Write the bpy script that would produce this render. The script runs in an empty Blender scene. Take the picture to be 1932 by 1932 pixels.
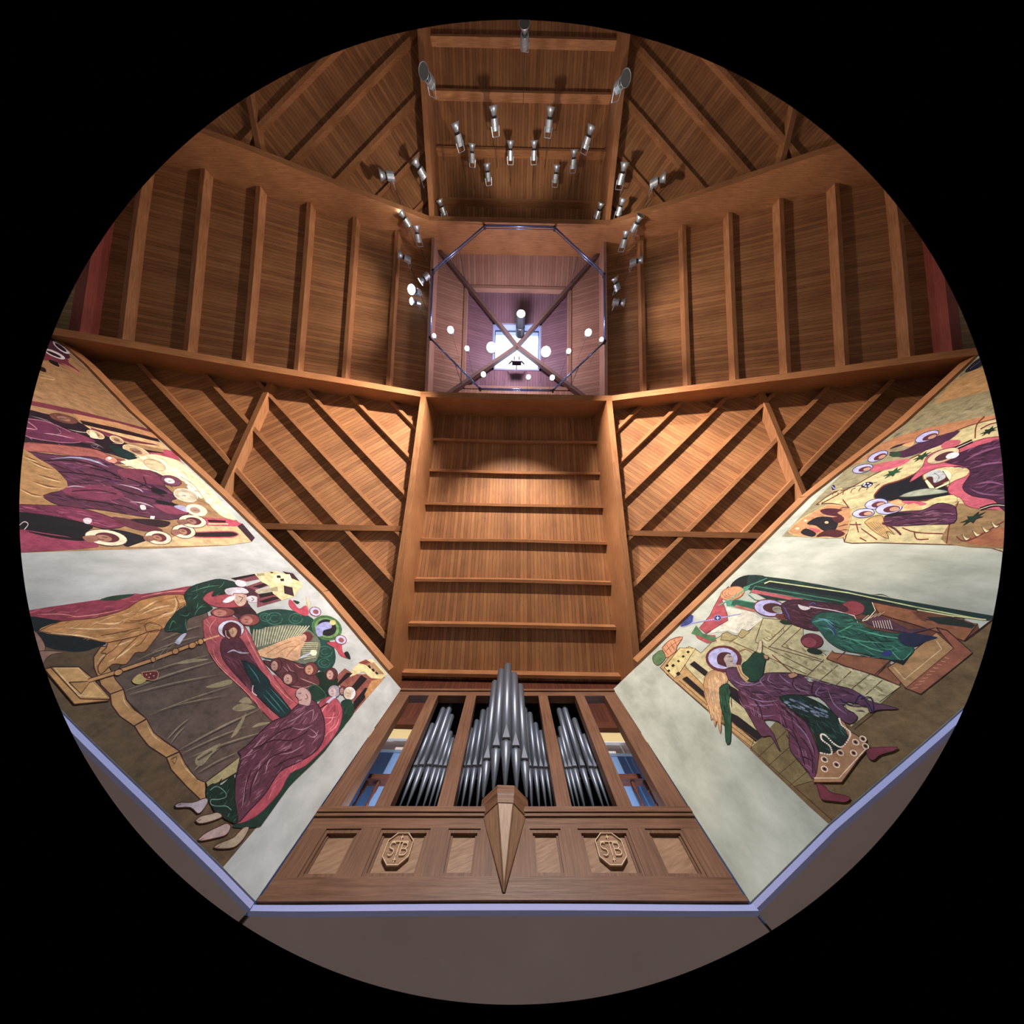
import bpy, bmesh, math, random
from mathutils import Vector, Matrix
from mathutils.geometry import tessellate_polygon
random.seed(7)
scene = bpy.context.scene
COL = scene.collection

# ---------------------------------------------------------------- camera
# The photograph is a wide rectilinear lens whose image circle falls inside the
# frame: the polynomial lens model with its field of view gives that circle.
KP = (0.11795818422085916, -0.002997845866554199, -7.693090932189093e-05, 3.896572713491843e-06)
F0, ZX, ZY, RHO, HH = 480.0, 964.0, 996.0, 0.01938, 9.2
CAMP = Vector((-0.01174 * HH, 0.91881 * HH, 1.5))
_z = Vector((ZX - 966, ZY - 966, F0)).normalized()
_x = Vector((1, 0, 0)); _x = (_x - _x.dot(_z) * _z).normalized()
_y = _z.cross(_x)
def _w(d):
    a, b, c = _x.dot(d), _y.dot(d), _z.dot(d)
    C, S = math.cos(RHO), math.sin(RHO)
    return Vector((C * a + S * b, -S * a + C * b, c))
def ray(px, py):
    dx, dy = px - 966, py - 966
    rp = math.hypot(dx, dy) + 1e-9
    r = rp * 36 / 1932
    th = sum(k * r ** (i + 1) for i, k in enumerate(KP))
    s = math.sin(th)
    return _w(Vector((dx / rp * s, dy / rp * s, math.cos(th))))
def on(px, py, n, d):
    v = ray(px, py); n = Vector(n)
    return CAMP + v * ((d - n.dot(CAMP)) / n.dot(v))
def atz(px, py, z): return on(px, py, (0, 0, 1), z)

cd = bpy.data.cameras.new('camera'); cam = bpy.data.objects.new('camera', cd); COL.objects.link(cam)
ex, ey, ez = _w(Vector((1, 0, 0))), _w(Vector((0, 1, 0))), _w(Vector((0, 0, 1)))
R = Matrix((ex, -ey, -ez)).transposed().to_4x4()
cam.matrix_world = Matrix.Translation(CAMP) @ R
cd.lens = 480 * 36 / 1932; cd.sensor_width = 36; cd.sensor_height = 36
cd.clip_start = 0.05; cd.clip_end = 200
PANO = True
if PANO:
    cd.type = 'PANO'; cd.panorama_type = 'FISHEYE_LENS_POLYNOMIAL'
    cd.fisheye_fov = 2 * math.radians(62.72)
    cd.fisheye_polynomial_k0 = 0.0
    (cd.fisheye_polynomial_k1, cd.fisheye_polynomial_k2, cd.fisheye_polynomial_k3, cd.fisheye_polynomial_k4) = [-k for k in KP]
scene.camera = cam

# ---------------------------------------------------------------- world, lights, exposure
w = bpy.data.worlds.new('sky'); scene.world = w; w.use_nodes = True
w.node_tree.nodes['Background'].inputs[0].default_value = (0.75, 0.86, 1.0, 1)
w.node_tree.nodes['Background'].inputs[1].default_value = 6.0
vs = scene.view_settings
vs.view_transform = 'Standard'; vs.look = 'None'; vs.gamma = 1; vs.use_curve_mapping = False
vs.exposure = 0.0
try:
    scene.cycles.max_bounces = 6; scene.cycles.diffuse_bounces = 4
    scene.cycles.sample_clamp_indirect = 4
except Exception: pass
def lamp(name, loc, power, color, radius=0.12, kind='POINT', aim=None, spot=None):
    ld = bpy.data.lights.new(name, kind); ld.energy = power; ld.color = color
    ld.shadow_soft_size = radius
    o = bpy.data.objects.new(name, ld); COL.objects.link(o); o.location = loc
    if kind == 'SPOT':
        ld.spot_size = math.radians(spot[0]); ld.spot_blend = spot[1]
        o.rotation_euler = (Vector(aim) - Vector(loc)).to_track_quat('-Z', 'Y').to_euler()
    return o
WARM = (1.0, 0.82, 0.66); COOL = (0.82, 0.94, 1.0)
# the burning lamps of the cluster in the lantern: most are aimed out under the roof
for k in range(8):
    t = math.pi / 4 * k
    o_ = Vector((math.cos(t), math.sin(t), 0))
    boost = 1.9 if abs(t - math.pi / 2) < 1.3 else (0.24 if math.sin(t) < -.5 else .42)
    lamp('lantern_spot_light', Vector((0, 0.3, 8.5)) + o_ * 2.3, 2100 * boost, WARM, 0.1, 'SPOT', Vector((0, 0, 9.3)) + o_ * 9, (82, 0.7))
lamp('lantern_spot_light', (2.4, .5, 8.6), 3400, WARM, .1, 'SPOT', (6.6, 6.6, 9.9), (34, .9))
lamp('lantern_fill_light', (0, 0.6, 10.9), 400, (1.0, 0.84, 0.92), 0.25)  # fill light without a lamp of its own, added to brighten the lantern boards
for sx in (-1, 1):
    lamp('nave_down_light', (sx * 1.2, 1.0, 10.0), 2700, COOL, 0.15, 'SPOT', (sx * 1.5, 6, 0), (80, 0.6))
    # theatre spots trained on the painted walls
    lamp('mural_spot_light', (sx * 1.6, 0.8, 9.7), 2300, COOL, 0.1, 'SPOT', (sx * 6.0, 9.5, 5.8), (75, 0.9))
    lamp('mural_spot_light', (sx * 0.4, 0.2, 9.7), 750, COOL, 0.1, 'SPOT', (sx * 1.5, 12.1, 5.4), (50, 0.9))

# ---------------------------------------------------------------- helpers
def link(o, parent=None):
    COL.objects.link(o)
    if parent is not None: o.parent = parent
    return o
def tag(o, label=None, cat=None, group=None, kind=None):
    for k, v in (('label', label), ('category', cat), ('group', group), ('kind', kind)):
        if v: o[k] = v
    return o
def empty(name, loc=(0, 0, 0), label=None, cat=None, group=None):
    o = bpy.data.objects.new(name, None); o.location = loc; link(o); o.empty_display_size = 0.1
    return tag(o, label, cat, group)
def build(name, verts, faces, mat, parent=None, axis=None, origin=None, smooth=False):
    """mesh object; verts are world coordinates unless the parent is an Empty at `origin`."""
    verts = [Vector(v) for v in verts]
    org = Vector(origin) if origin is not None else (parent_org(parent) if parent is not None else centre(verts))
    me = bpy.data.meshes.new(name)
    me.from_pydata([v - org for v in verts], [], faces)
    bm = bmesh.new(); bm.from_mesh(me); bmesh.ops.recalc_face_normals(bm, faces=bm.faces); bm.to_mesh(me); bm.free()
    me.materials.append(mat)
    uvmap(me, axis if axis is not None else longest(verts))
    if smooth:
        for p in me.polygons: p.use_smooth = True
    o = bpy.data.objects.new(name, me)
    if parent is None: o.location = org
    return link(o, parent)
def centre(vs):
    return Vector([(min(v[i] for v in vs) + max(v[i] for v in vs)) / 2 for i in range(3)])
def parent_org(p):
    m = Vector((0, 0, 0))
    while p is not None: m += p.location; p = p.parent
    return m
def longest(vs):
    e = [max(v[i] for v in vs) - min(v[i] for v in vs) for i in range(3)]
    i = e.index(max(e)); a = Vector((0, 0, 0)); a[i] = 1; return a
def uvmap(me, axis):
    a = Vector(axis).normalized(); uv = me.uv_layers.new(name='UVMap')
    for p in me.polygons:
        n = p.normal; t = n.cross(a)
        if t.length < 0.3: aa = n.orthogonal().normalized(); t = n.cross(aa)
        else: aa = a
        t.normalize()
        for li in p.loop_indices:
            co = me.vertices[me.loops[li].vertex_index].co
            uv.data[li].uv = (co.dot(aa), co.dot(t))
def prism(poly, vec):
    n = len(poly); vec = Vector(vec); poly = [Vector(p) for p in poly]
    vs = poly + [p + vec for p in poly]
    fs = [list(range(n))[::-1], list(range(n, 2 * n))] + [[i, (i + 1) % n, n + (i + 1) % n, n + i] for i in range(n)]
    return vs, fs
def merge(*ms):
    V, Fc = [], []
    for v, f in ms:
        b = len(V); V += [Vector(q) for q in v]; Fc += [[i + b for i in g] for g in f]
    return V, Fc
def box(x0, y0, z0, x1, y1, z1):
    return prism([(x0, y0, z0), (x1, y0, z0), (x1, y1, z0), (x0, y1, z0)], (0, 0, z1 - z0))
def bar(a, b, wd, dp, up=(0, 0, 1), below=0.0):
    """rectangular bar from a to b; its BOTTOM centre line runs a-b, depth dp upwards."""
    a, b = Vector(a), Vector(b); t = (b - a).normalized(); u = Vector(up); u = (u - u.dot(t) * t).normalized()
    s = t.cross(u).normalized() * (wd / 2)
    return prism([a - s, a + s, a + s + u * dp, a - s + u * dp], b - a)
def ring(c, r, t, u, n): return [c + r * (math.cos(2 * math.pi * i / n) * t + math.sin(2 * math.pi * i / n) * u) for i in range(n)]
def lathe(a, b, prof, n=14):
    """surface of revolution on the axis a->b, prof = [(fraction, radius)]"""
    a, b = Vector(a), Vector(b); d = (b - a); t = d.normalized().orthogonal().normalized(); u = d.normalized().cross(t)
    V, Fc = [], []
    for f, r in prof: V += ring(a + d * f, max(r, 1e-4), t, u, n)
    for k in range(len(prof) - 1):
        for i in range(n):
            j = (i + 1) % n; Fc.append([k * n + i, k * n + j, (k + 1) * n + j, (k + 1) * n + i])
    Fc.append(list(range(n))[::-1]); Fc.append([(len(prof) - 1) * n + i for i in range(n)])
    return V, Fc
def rod(a, b, r, n=8): return lathe(a, b, [(0, r), (1, r)], n)

# ---------------------------------------------------------------- materials
def mat(name, base, rough=0.6, metal=0.0, emit=None, es=0.0, spec=0.3):
    m = bpy.data.materials.new(name); m.use_nodes = True; b = m.node_tree.nodes['Principled BSDF']
    b.inputs['Base Color'].default_value = (*base, 1); b.inputs['Roughness'].default_value = rough
    b.inputs['Metallic'].default_value = metal; b.inputs['Specular IOR Level'].default_value = spec
    if emit: b.inputs['Emission Color'].default_value = (*emit, 1); b.inputs['Emission Strength'].default_value = es
    return m
def nd(nt, t, **k):
    n = nt.nodes.new(t)
    for a, v in k.items(): setattr(n, a, v)
    return n
def wood(name, c1, c2, plank=0.0, groove=0.07, rough=0.55, grain=1.0, knots=True, bump=0.25):
    """planed timber: grain along u, boards of width `plank` across v (0 = one solid piece)."""
    m = bpy.data.materials.new(name); m.use_nodes = True; nt = m.node_tree; L = nt.links.new
    b = nt.nodes['Principled BSDF']; b.inputs['Roughness'].default_value = rough; b.inputs['Specular IOR Level'].default_value = 0.25
    uv = nd(nt, 'ShaderNodeUVMap'); sep = nd(nt, 'ShaderNodeSeparateXYZ'); L(uv.outputs[0], sep.inputs[0])
    def mth(op, a, bb=None, c=None):
        n = nd(nt, 'ShaderNodeMath', operation=op)
        for i, q in enumerate((a, bb, c)):
            if q is None: continue
            if isinstance(q, (int, float)): n.inputs[i].default_value = q
            else: L(q, n.inputs[i])
        return n.outputs[0]
    u, v = sep.outputs[0], sep.outputs[1]
    if plank:
        q = mth('DIVIDE', v, plank); idx = mth('FLOOR', q); fr = mth('FRACT', q)
    else: idx = mth('FLOOR', mth('MULTIPLY', v, 0.01))
    ri = nd(nt, 'ShaderNodeTexWhiteNoise', noise_dimensions='1D'); L(idx, ri.inputs['W'])
    cmb = nd(nt, 'ShaderNodeCombineXYZ'); L(mth('MULTIPLY', u, 1.2 * grain), cmb.inputs[0])
    L(mth('ADD', mth('MULTIPLY', v, 22.0), mth('MULTIPLY', ri.outputs[0], 37.0)), cmb.inputs[1])
    nz = nd(nt, 'ShaderNodeTexNoise'); nz.inputs['Scale'].default_value = 1.6; nz.inputs['Detail'].default_value = 5; nz.inputs['Roughness'].default_value = 0.65
    L(cmb.outputs[0], nz.inputs['Vector'])
    cm2 = nd(nt, 'ShaderNodeCombineXYZ'); L(u, cm2.inputs[0]); L(v, cm2.inputs[1])
    big = nd(nt, 'ShaderNodeTexNoise'); big.inputs['Scale'].default_value = 0.9; L(cm2.outputs[0], big.inputs['Vector'])
    f = mth('ADD', mth('MULTIPLY', nz.outputs[0], 0.75), mth('ADD', mth('MULTIPLY', ri.outputs[0], 0.22 if plank else 0.0), mth('MULTIPLY', big.outputs[0], 0.35)))
    mr = nd(nt, 'ShaderNodeMapRange'); L(f, mr.inputs[0]); mr.inputs[1].default_value = 0.38; mr.inputs[2].default_value = 0.92 if plank else 0.75
    mx = nd(nt, 'ShaderNodeMix', data_type='RGBA'); L(mr.outputs[0], mx.inputs[0])
    mx.inputs[6].default_value = (*c1, 1); mx.inputs[7].default_value = (*c2, 1)
    col = mx.outputs[2]
    if knots:
        vo = nd(nt, 'ShaderNodeTexVoronoi'); vo.inputs['Scale'].default_value = 3.2
        cm3 = nd(nt, 'ShaderNodeCombineXYZ'); L(u, cm3.inputs[0]); L(mth('ADD', mth('MULTIPLY', v, 1.6), mth('MULTIPLY', ri.outputs[0], 9.0)), cm3.inputs[1]); L(cm3.outputs[0], vo.inputs['Vector'])
        kn = nd(nt, 'ShaderNodeMapRange'); L(vo.outputs['Distance'], kn.inputs[0]); kn.inputs[1].default_value = 0.03; kn.inputs[2].default_value = 0.09; kn.inputs[3].default_value = 0.45; kn.inputs[4].default_value = 1.0
        m2 = nd(nt, 'ShaderNodeMix', data_type='RGBA', blend_type='MULTIPLY'); m2.inputs[0].default_value = 1
        L(col, m2.inputs[6]); L(kn.outputs[0], m2.inputs[7]); col = m2.outputs[2]
    h = nz.outputs[0]
    if plank:
        ed = mth('MINIMUM', fr, mth('SUBTRACT', 1.0, fr))
        g = nd(nt, 'ShaderNodeMapRange'); L(ed, g.inputs[0]); g.inputs[1].default_value = groove * 0.35; g.inputs[2].default_value = groove; g.inputs[3].default_value = 0.42; g.inputs[4].default_value = 1.0
        m3 = nd(nt, 'ShaderNodeMix', data_type='RGBA', blend_type='MULTIPLY'); m3.inputs[0].default_value = 1
        L(col, m3.inputs[6]); L(g.outputs[0], m3.inputs[7]); col = m3.outputs[2]
        h = mth('ADD', mth('MULTIPLY', g.outputs[0], 1.0), mth('MULTIPLY', nz.outputs[0], 0.2))
    L(col, b.inputs['Base Color'])
    bp = nd(nt, 'ShaderNodeBump'); bp.inputs['Strength'].default_value = bump; bp.inputs['Distance'].default_value = 0.01
    L(h, bp.inputs['Height']); L(bp.outputs[0], b.inputs['Normal'])
    return m
def plaster(name, c1, c2, scale=1.5, rough=0.85, stretch=(1, 1, 1)):
    m = bpy.data.materials.new(name); m.use_nodes = True; nt = m.node_tree; L = nt.links.new
    b = nt.nodes['Principled BSDF']; b.inputs['Roughness'].default_value = rough; b.inputs['Specular IOR Level'].default_value = 0.15
    tc = nd(nt, 'ShaderNodeTexCoord'); mp = nd(nt, 'ShaderNodeMapping'); mp.inputs['Scale'].default_value = stretch
    L(tc.outputs['Object'], mp.inputs[0])
    a = nd(nt, 'ShaderNodeTexNoise'); a.inputs['Scale'].default_value = scale; a.inputs['Detail'].default_value = 8; a.inputs['Roughness'].default_value = 0.62
    L(mp.outputs[0], a.inputs['Vector'])
    r = nd(nt, 'ShaderNodeMapRange'); L(a.outputs[0], r.inputs[0]); r.inputs[1].default_value = 0.35; r.inputs[2].default_value = 0.68
    x = nd(nt, 'ShaderNodeMix', data_type='RGBA'); L(r.outputs[0], x.inputs[0]); x.inputs[6].default_value = (*c1, 1); x.inputs[7].default_value = (*c2, 1)
    L(x.outputs[2], b.inputs['Base Color'])
    bp = nd(nt, 'ShaderNodeBump'); bp.inputs['Strength'].default_value = 0.15; bp.inputs['Distance'].default_value = 0.01; L(a.outputs[0], bp.inputs['Height']); L(bp.outputs[0], b.inputs['Normal'])
    return m
PLANK = wood('fir_planks', (0.17, 0.074, 0.040), (0.465, 0.232, 0.106), plank=0.125)
LITPLANK = wood('lit_fir_planks', (0.30, 0.24, 0.13), (0.55, 0.46, 0.28), plank=0.125)  # end-bay planks, their stronger light put into a paler board colour
BEAM = wood('fir_beam', (0.23, 0.098, 0.046), (0.475, 0.235, 0.108), knots=True)
OAK = wood('case_oak', (0.085, 0.038, 0.022), (0.215, 0.112, 0.068), knots=False, rough=0.42)
OAKL = wood('case_panel_oak', (0.17, 0.092, 0.052), (0.34, 0.215, 0.14), knots=False, rough=0.4, grain=2.2)
DARKW = wood('dark_loft_wood', (0.06, 0.018, 0.012), (0.13, 0.04, 0.022), knots=False)
DARKP = wood('dark_loft_boards', (0.06, 0.018, 0.012), (0.14, 0.045, 0.026), plank=0.1)
WALLP = plaster('wall_plaster', (0.33, 0.355, 0.365), (0.50, 0.53, 0.55), 2.6, stretch=(1, 1, 0.7))
WALLQ = plaster('wall_plaster_greenish', (0.31, 0.34, 0.30), (0.50, 0.54, 0.49), 2.2, stretch=(1, 1, 0.7))
SOFF = plaster('soffit_paint', (0.40, 0.315, 0.315), (0.46, 0.37, 0.36), 0.6)
FASC = mat('fascia_paint', (0.33, 0.36, 0.66), 0.7)
WHITE = mat('white_paint', (0.75, 0.77, 0.82), 0.7); BLUE = mat('blue_paint', (0.16, 0.30, 0.62), 0.8)
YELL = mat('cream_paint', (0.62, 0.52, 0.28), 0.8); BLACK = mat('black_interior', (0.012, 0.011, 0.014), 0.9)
PIPE = mat('organ_pipe_metal', (0.145, 0.175, 0.235), 0.42, 0.6); CHROME = mat('brushed_aluminium', (0.52, 0.60, 0.68), 0.38, 0.7)
LENS = mat('lit_lamp_lens', (1, 1, 1), 0.3, 0, (0.92, 0.97, 1.0), 14.0); DEAD = mat('unlit_lamp_lens', (0.10, 0.11, 0.12), 0.25, 0)
DKMET = mat('dark_metal', (0.05, 0.055, 0.07), 0.45, 0.6); STONE = plaster('floor_stone', (0.30, 0.26, 0.22), (0.42, 0.37, 0.31), 2.0)
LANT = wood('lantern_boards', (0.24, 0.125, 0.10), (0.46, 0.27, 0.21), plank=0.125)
ORD = ['first', 'second', 'third', 'fourth', 'fifth', 'sixth', 'seventh', 'eighth', 'ninth']

RED = wood('stained_beam', (0.17, 0.035, 0.03), (0.34, 0.085, 0.065), knots=False)
LBEAM = wood('lantern_beam', (0.30, 0.17, 0.14), (0.46, 0.28, 0.22), knots=False)
LANT2 = wood('lantern_upper_boards', (0.13, 0.07, 0.10), (0.24, 0.145, 0.19), plank=0.125)  # shade of the recessed upper tier put into a darker mauve board colour
HIPW = wood('hip_beam_wood', (0.10, 0.06, 0.06), (0.19, 0.12, 0.11), knots=False)
BLUEG = mat('shaft_lining', (0.30, 0.33, 0.55), 0.6)
GLASS = bpy.data.materials.new('skylight_acrylic'); GLASS.use_nodes = True
_nt = GLASS.node_tree; _nt.nodes.remove(_nt.nodes['Principled BSDF'])
_t = nd(_nt, 'ShaderNodeBsdfTransparent'); _u = nd(_nt, 'ShaderNodeBsdfTranslucent'); _m = nd(_nt, 'ShaderNodeMixShader')
_t.inputs[0].default_value = (0.95, 0.98, 1, 1); _m.inputs[0].default_value = 0.4
_nt.links.new(_t.outputs[0], _m.inputs[1]); _nt.links.new(_u.outputs[0], _m.inputs[2]); _nt.links.new(_m.outputs[0], _nt.nodes['Material Output'].inputs[0])
RAILM = mat('rail_metal', (0.20, 0.32, 0.75), 0.25, 0.9)  # blue highlight along the tubes put into the metal's base colour
PIPEL = mat('pipe_lip_metal', (0.17, 0.20, 0.26), 0.45, 0.6)
EMB = mat('carved_relief', (0.62, 0.47, 0.33), 0.5)
# ================================================================= setting
GX, GY = 3.55, 3.667
def struct(name, m, mt, axis=None): return tag(build(name, m[0], m[1], mt, axis=axis), kind='structure')
struct('floor', box(-16, -16, -0.2, 16, 16, 0), STONE)
for nm, b in (('wall_west', (-16.2, -16, 0, -15.9, 16, 13.6)), ('wall_east', (15.9, -16, 0, 16.2, 16, 13.6)),
              ('wall_north', (-16, -16.2, 0, 16, -15.9, 13.6)), ('wall_south', (-16, 15.9, 0, 16, 16.2, 13.6))):
    struct(nm, box(*b), WHITE)  # unseen outer shell, added to close the room against sky light
# unseen deck, added to keep sky light out except through the skylight's opening
S1 = 1.12
struct('ceiling_light_seal', merge(box(-16.2, -16.2, 13.62, -S1, 16.2, 13.8), box(S1, -16.2, 13.62, 16.2, 16.2, 13.8),
       box(-S1, -16.2, 13.62, S1, -S1, 13.8), box(-S1, S1, 13.62, S1, 16.2, 13.8)), DARKW)

# plaster walls that carry the paintings
SL = 0.85
NL = (SL, -1, 0); DL = SL * -2.5 - 12.09
NR = (-SL, -1, 0); DR = -SL * 2.3 - 12.05
UL = Vector((-1, -SL, 0)).normalized(); UR = Vector((1, -SL, 0)).normalized()
OUTL = Vector((-SL, 1, 0)).normalized(); OUTR = Vector((SL, 1, 0)).normalized()
def PL(px, py): return on(px, py, NL, DL)
def PR(px, py): return on(px, py, NR, DR)
def wall_poly(side):
    if side < 0:
        top = [PL(*q) for q in ((757, 1300), (605, 1120), (494, 1012), (421, 940), (245, 779), (160, 690), (105, 640))]
        bot = [PL(*q) for q in ((482, 1700), (421, 1637), (300, 1519), (118, 1342))]; u = UL; c = Vector((-2.5, 12.09, 0))
    else:
        top = [PR(*q) for q in ((1157, 1300), (1437, 1030), (1527, 940), (1705, 803), (1848, 669))]
        bot = [PR(*q) for q in ((1415.5, 1702), (1563, 1555), (1700, 1437), (1826.6, 1326.5))]; u = UR; c = Vector((2.3, 12.05, 0))
    e = c + u * 15.5
    top.append(Vector((e.x, e.y, top[-1].z))); bot.append(Vector((e.x, e.y, bot[-1].z)))
    return top, bot
for side, nm, out in ((-1, 'wall_left', OUTL), (1, 'wall_right', OUTR)):
    top, bot = wall_poly(side)
    struct(nm, prism(top + bot[::-1], out * 0.35), WALLP if side < 0 else WALLQ)
    # painted fascia board under the wall and its dark shadow joint
    low = [b - Vector((0, 0, 0.052)) for b in bot]
    struct('trim_1' if side < 0 else 'trim_2', prism([b - Vector((0, 0, 0.012)) for b in bot] + low[::-1], out * 0.05), FASC)
    # soffit behind the fascia
    far = [b + out * 9 for b in low]
    V = [b + out * 0.05 for b in low] + far; n = len(low)
    F_ = [[i, i + 1, n + i + 1, n + i] for i in range(n - 1)]
    V2 = V + [v + Vector((0, 0, 0.06)) for v in V]; m_ = len(V)
    F2 = F_ + [[j + m_ for j in f] for f in F_]
    struct('ceiling_aisle_left' if side < 0 else 'ceiling_aisle_right', (V2, F2), SOFF)
cL, cR = Vector((-2.5, 12.11, 4.2)), Vector((2.3, 12.04, 4.2))
struct('trim_3', prism([cL + Vector((-.02, 0, -.012)), cR + Vector((.02, 0, -.012)), cR + Vector((.02, 0, -.055)), cL + Vector((-.02, 0, -.055))], (0, 0.05, 0)), FASC)
struct('ceiling_aisle_middle', prism([cL + Vector((0, .05, -.055)), cR + Vector((0, .05, -.055)), cR + OUTR * 9 + Vector((0, 0, -.055)), cL + OUTL * 9 + Vector((0, 0, -.055))], (0, 0, 0.06)), SOFF)

# ---- boarded roof planes
def zS(y): return 11.87 - 0.256 * (y - 4.91)
def zW(x): return 11.65 - 0.28 * (abs(x) - GX)
def zN(y): return 11.95 - 0.40 * (abs(y) - GY)
def zDS(x, y): return 11.6 - 0.3 * (abs(x) - GX) - 0.3 * (y - GY)
def zDN(x, y): return 11.6 - 0.3 * (abs(x) - GX) - 0.4 * (abs(y) - GY)
T = (0, 0, 0.08)
struct('ceiling_organ_bay', prism([(-GX, GY, zS(GY)), (GX, GY, zS(GY)), (GX, 15.2, zS(15.2)), (-GX, 15.2, zS(15.2))], T), PLANK, (0, 1, -.256))
struct('ceiling_rear_bay', prism([(-GX, -GY, zN(-GY)), (GX, -GY, zN(-GY)), (GX, -13.5, zN(13.5)), (-GX, -13.5, zN(13.5))], T), PLANK, (0, 1, .4))
for sx, nm in ((-1, 'left'), (1, 'right')):
    XE = 12.95
    struct('ceiling_%s_bay' % nm, prism([(sx * GX, -GY, zW(GX)), (sx * XE, -GY, zW(XE)), (sx * XE, GY, zW(XE)), (sx * GX, GY, zW(GX))], T), PLANK, (1, 0, -.28 * sx))
    struct('ceiling_%s_end_bay' % nm, prism([(sx * XE, -GY, zW(XE)), (sx * 15.8, -GY, zW(15.8)), (sx * 15.8, GY, zW(15.8)), (sx * XE, GY, zW(XE))], T), LITPLANK, (1, 0, -.28 * sx))
    a = Vector((sx * 1, 1, -.6)); a2 = Vector((sx * 1, -1, -.7))
    p = [(sx * GX, GY), (sx * 15.2, GY), (sx * GX, 15.2)]
    struct('ceiling_%s_corner_front' % nm, prism([(x, y, zDS(x, y)) for x, y in p], T), PLANK, a)
    p = [(sx * GX, -GY), (sx * 15.2, -GY), (sx * GX, -14.2)]
    struct('ceiling_%s_corner_rear' % nm, prism([(x, y, zDN(x, y)) for x, y in p], T), PLANK, a2)

# ---- girders
def bW(x): return 10.7 - 0.331 * max(0, abs(x) - GX)
def bS(y): return 10.7 - 0.225 * (y - GY)
def bN(y): return 10.7 - 0.40 * (abs(y) - GY)
G = 'deep roof girders'
for sy, lab in ((1, 'long deep wooden girder crossing the roof on the organ side of the lantern opening'),
                (-1, 'long deep wooden girder crossing the roof on the far side of the lantern opening')):
    x = 15.6
    poly = [(-x, GY * sy, bW(x)), (-GX, GY * sy, 10.7), (GX, GY * sy, 10.7), (x, GY * sy, bW(x)),
            (x, GY * sy, zW(x) + .2), (GX, GY * sy, 12.22), (-GX, GY * sy, 12.22), (-x, GY * sy, zW(x) + .2)]
    tag(build('roof_girder', *prism(poly, (0, -0.2 * sy, 0)), BEAM, axis=(1, 0, 0)), lab, 'roof beam', G)
for sx, l in ((-1, 'left'), (1, 'right')):
    y1 = 14.9
    poly = [(sx * GX, GY, bS(GY)), (sx * GX, y1, bS(y1)), (sx * GX, y1, zS(y1) + .1), (sx * GX, GY, zS(GY) + .1)]
    tag(build('roof_girder', *prism(poly, (-.2 * sx, 0, 0)), BEAM, axis=(0, 1, 0)), 'deep wooden girder along the %s edge of the bay above the organ' % l, 'roof beam', G)
    y1 = -13.4
    poly = [(sx * GX, -GY, bN(GY)), (sx * GX, y1, bN(y1)), (sx * GX, y1, zN(y1) + .1), (sx * GX, -GY, zN(GY) + .1)]
    tag(build('roof_girder', *prism(poly, (-.2 * sx, 0, 0)), BEAM, axis=(0, 1, 0)), 'deep wooden girder along the %s edge of the bay opposite the organ' % l, 'roof beam', G)

# ---- cross purlins in the four bays
ys = [4.9 + 1.345 * k for k in range(7)]
for i, y in enumerate(reversed(ys)):
    tag(build('purlin', *bar((-GX + .2, y, zS(y) - .2), (GX - .2, y, zS(y) - .2), 0.1, 0.24), BEAM, axis=(1, 0, 0)),
        'wooden crossbeam in the bay above the organ, %s up from the pipe tops' % ORD[i], 'roof beam', 'crossbeams above the organ')
for i, y in enumerate([5.1, 6.5, 7.9, 9.15, 10.5]):
    tag(build('purlin', *bar((-GX + .2, -y, zN(y) - .2), (GX - .2, -y, zN(y) - .2), 0.1, 0.24), BEAM, axis=(1, 0, 0)),
        'wooden crossbeam in the far bay opposite the organ, %s out from the lantern' % ORD[i], 'roof beam', 'crossbeams of the far bay')
for sx, l in ((-1, 'left'), (1, 'right')):
    for i in range(6):
        x = sx * (4.95 + 1.45 * i)
        tag(build('purlin', *bar((x, -GY + .2, zW(x) - .22), (x, GY - .2, zW(x) - .22), 0.15, 0.26), BEAM, axis=(0, 1, 0)),
            'wooden crossbeam in the %s bay, %s out from the lantern' % (l, ORD[i]), 'roof beam', 'crossbeams of the %s bay' % l)
    x = sx * 13.05
    tag(build('purlin', *bar((x, -GY + .2, zW(x) - .3), (x, GY - .2, zW(x) - .3), 0.34, 0.34), RED, axis=(0, 1, 0)),
        'broad reddish crossbeam at the outer end of the %s bay' % l, 'roof beam', 'crossbeams of the %s bay' % l)

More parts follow.
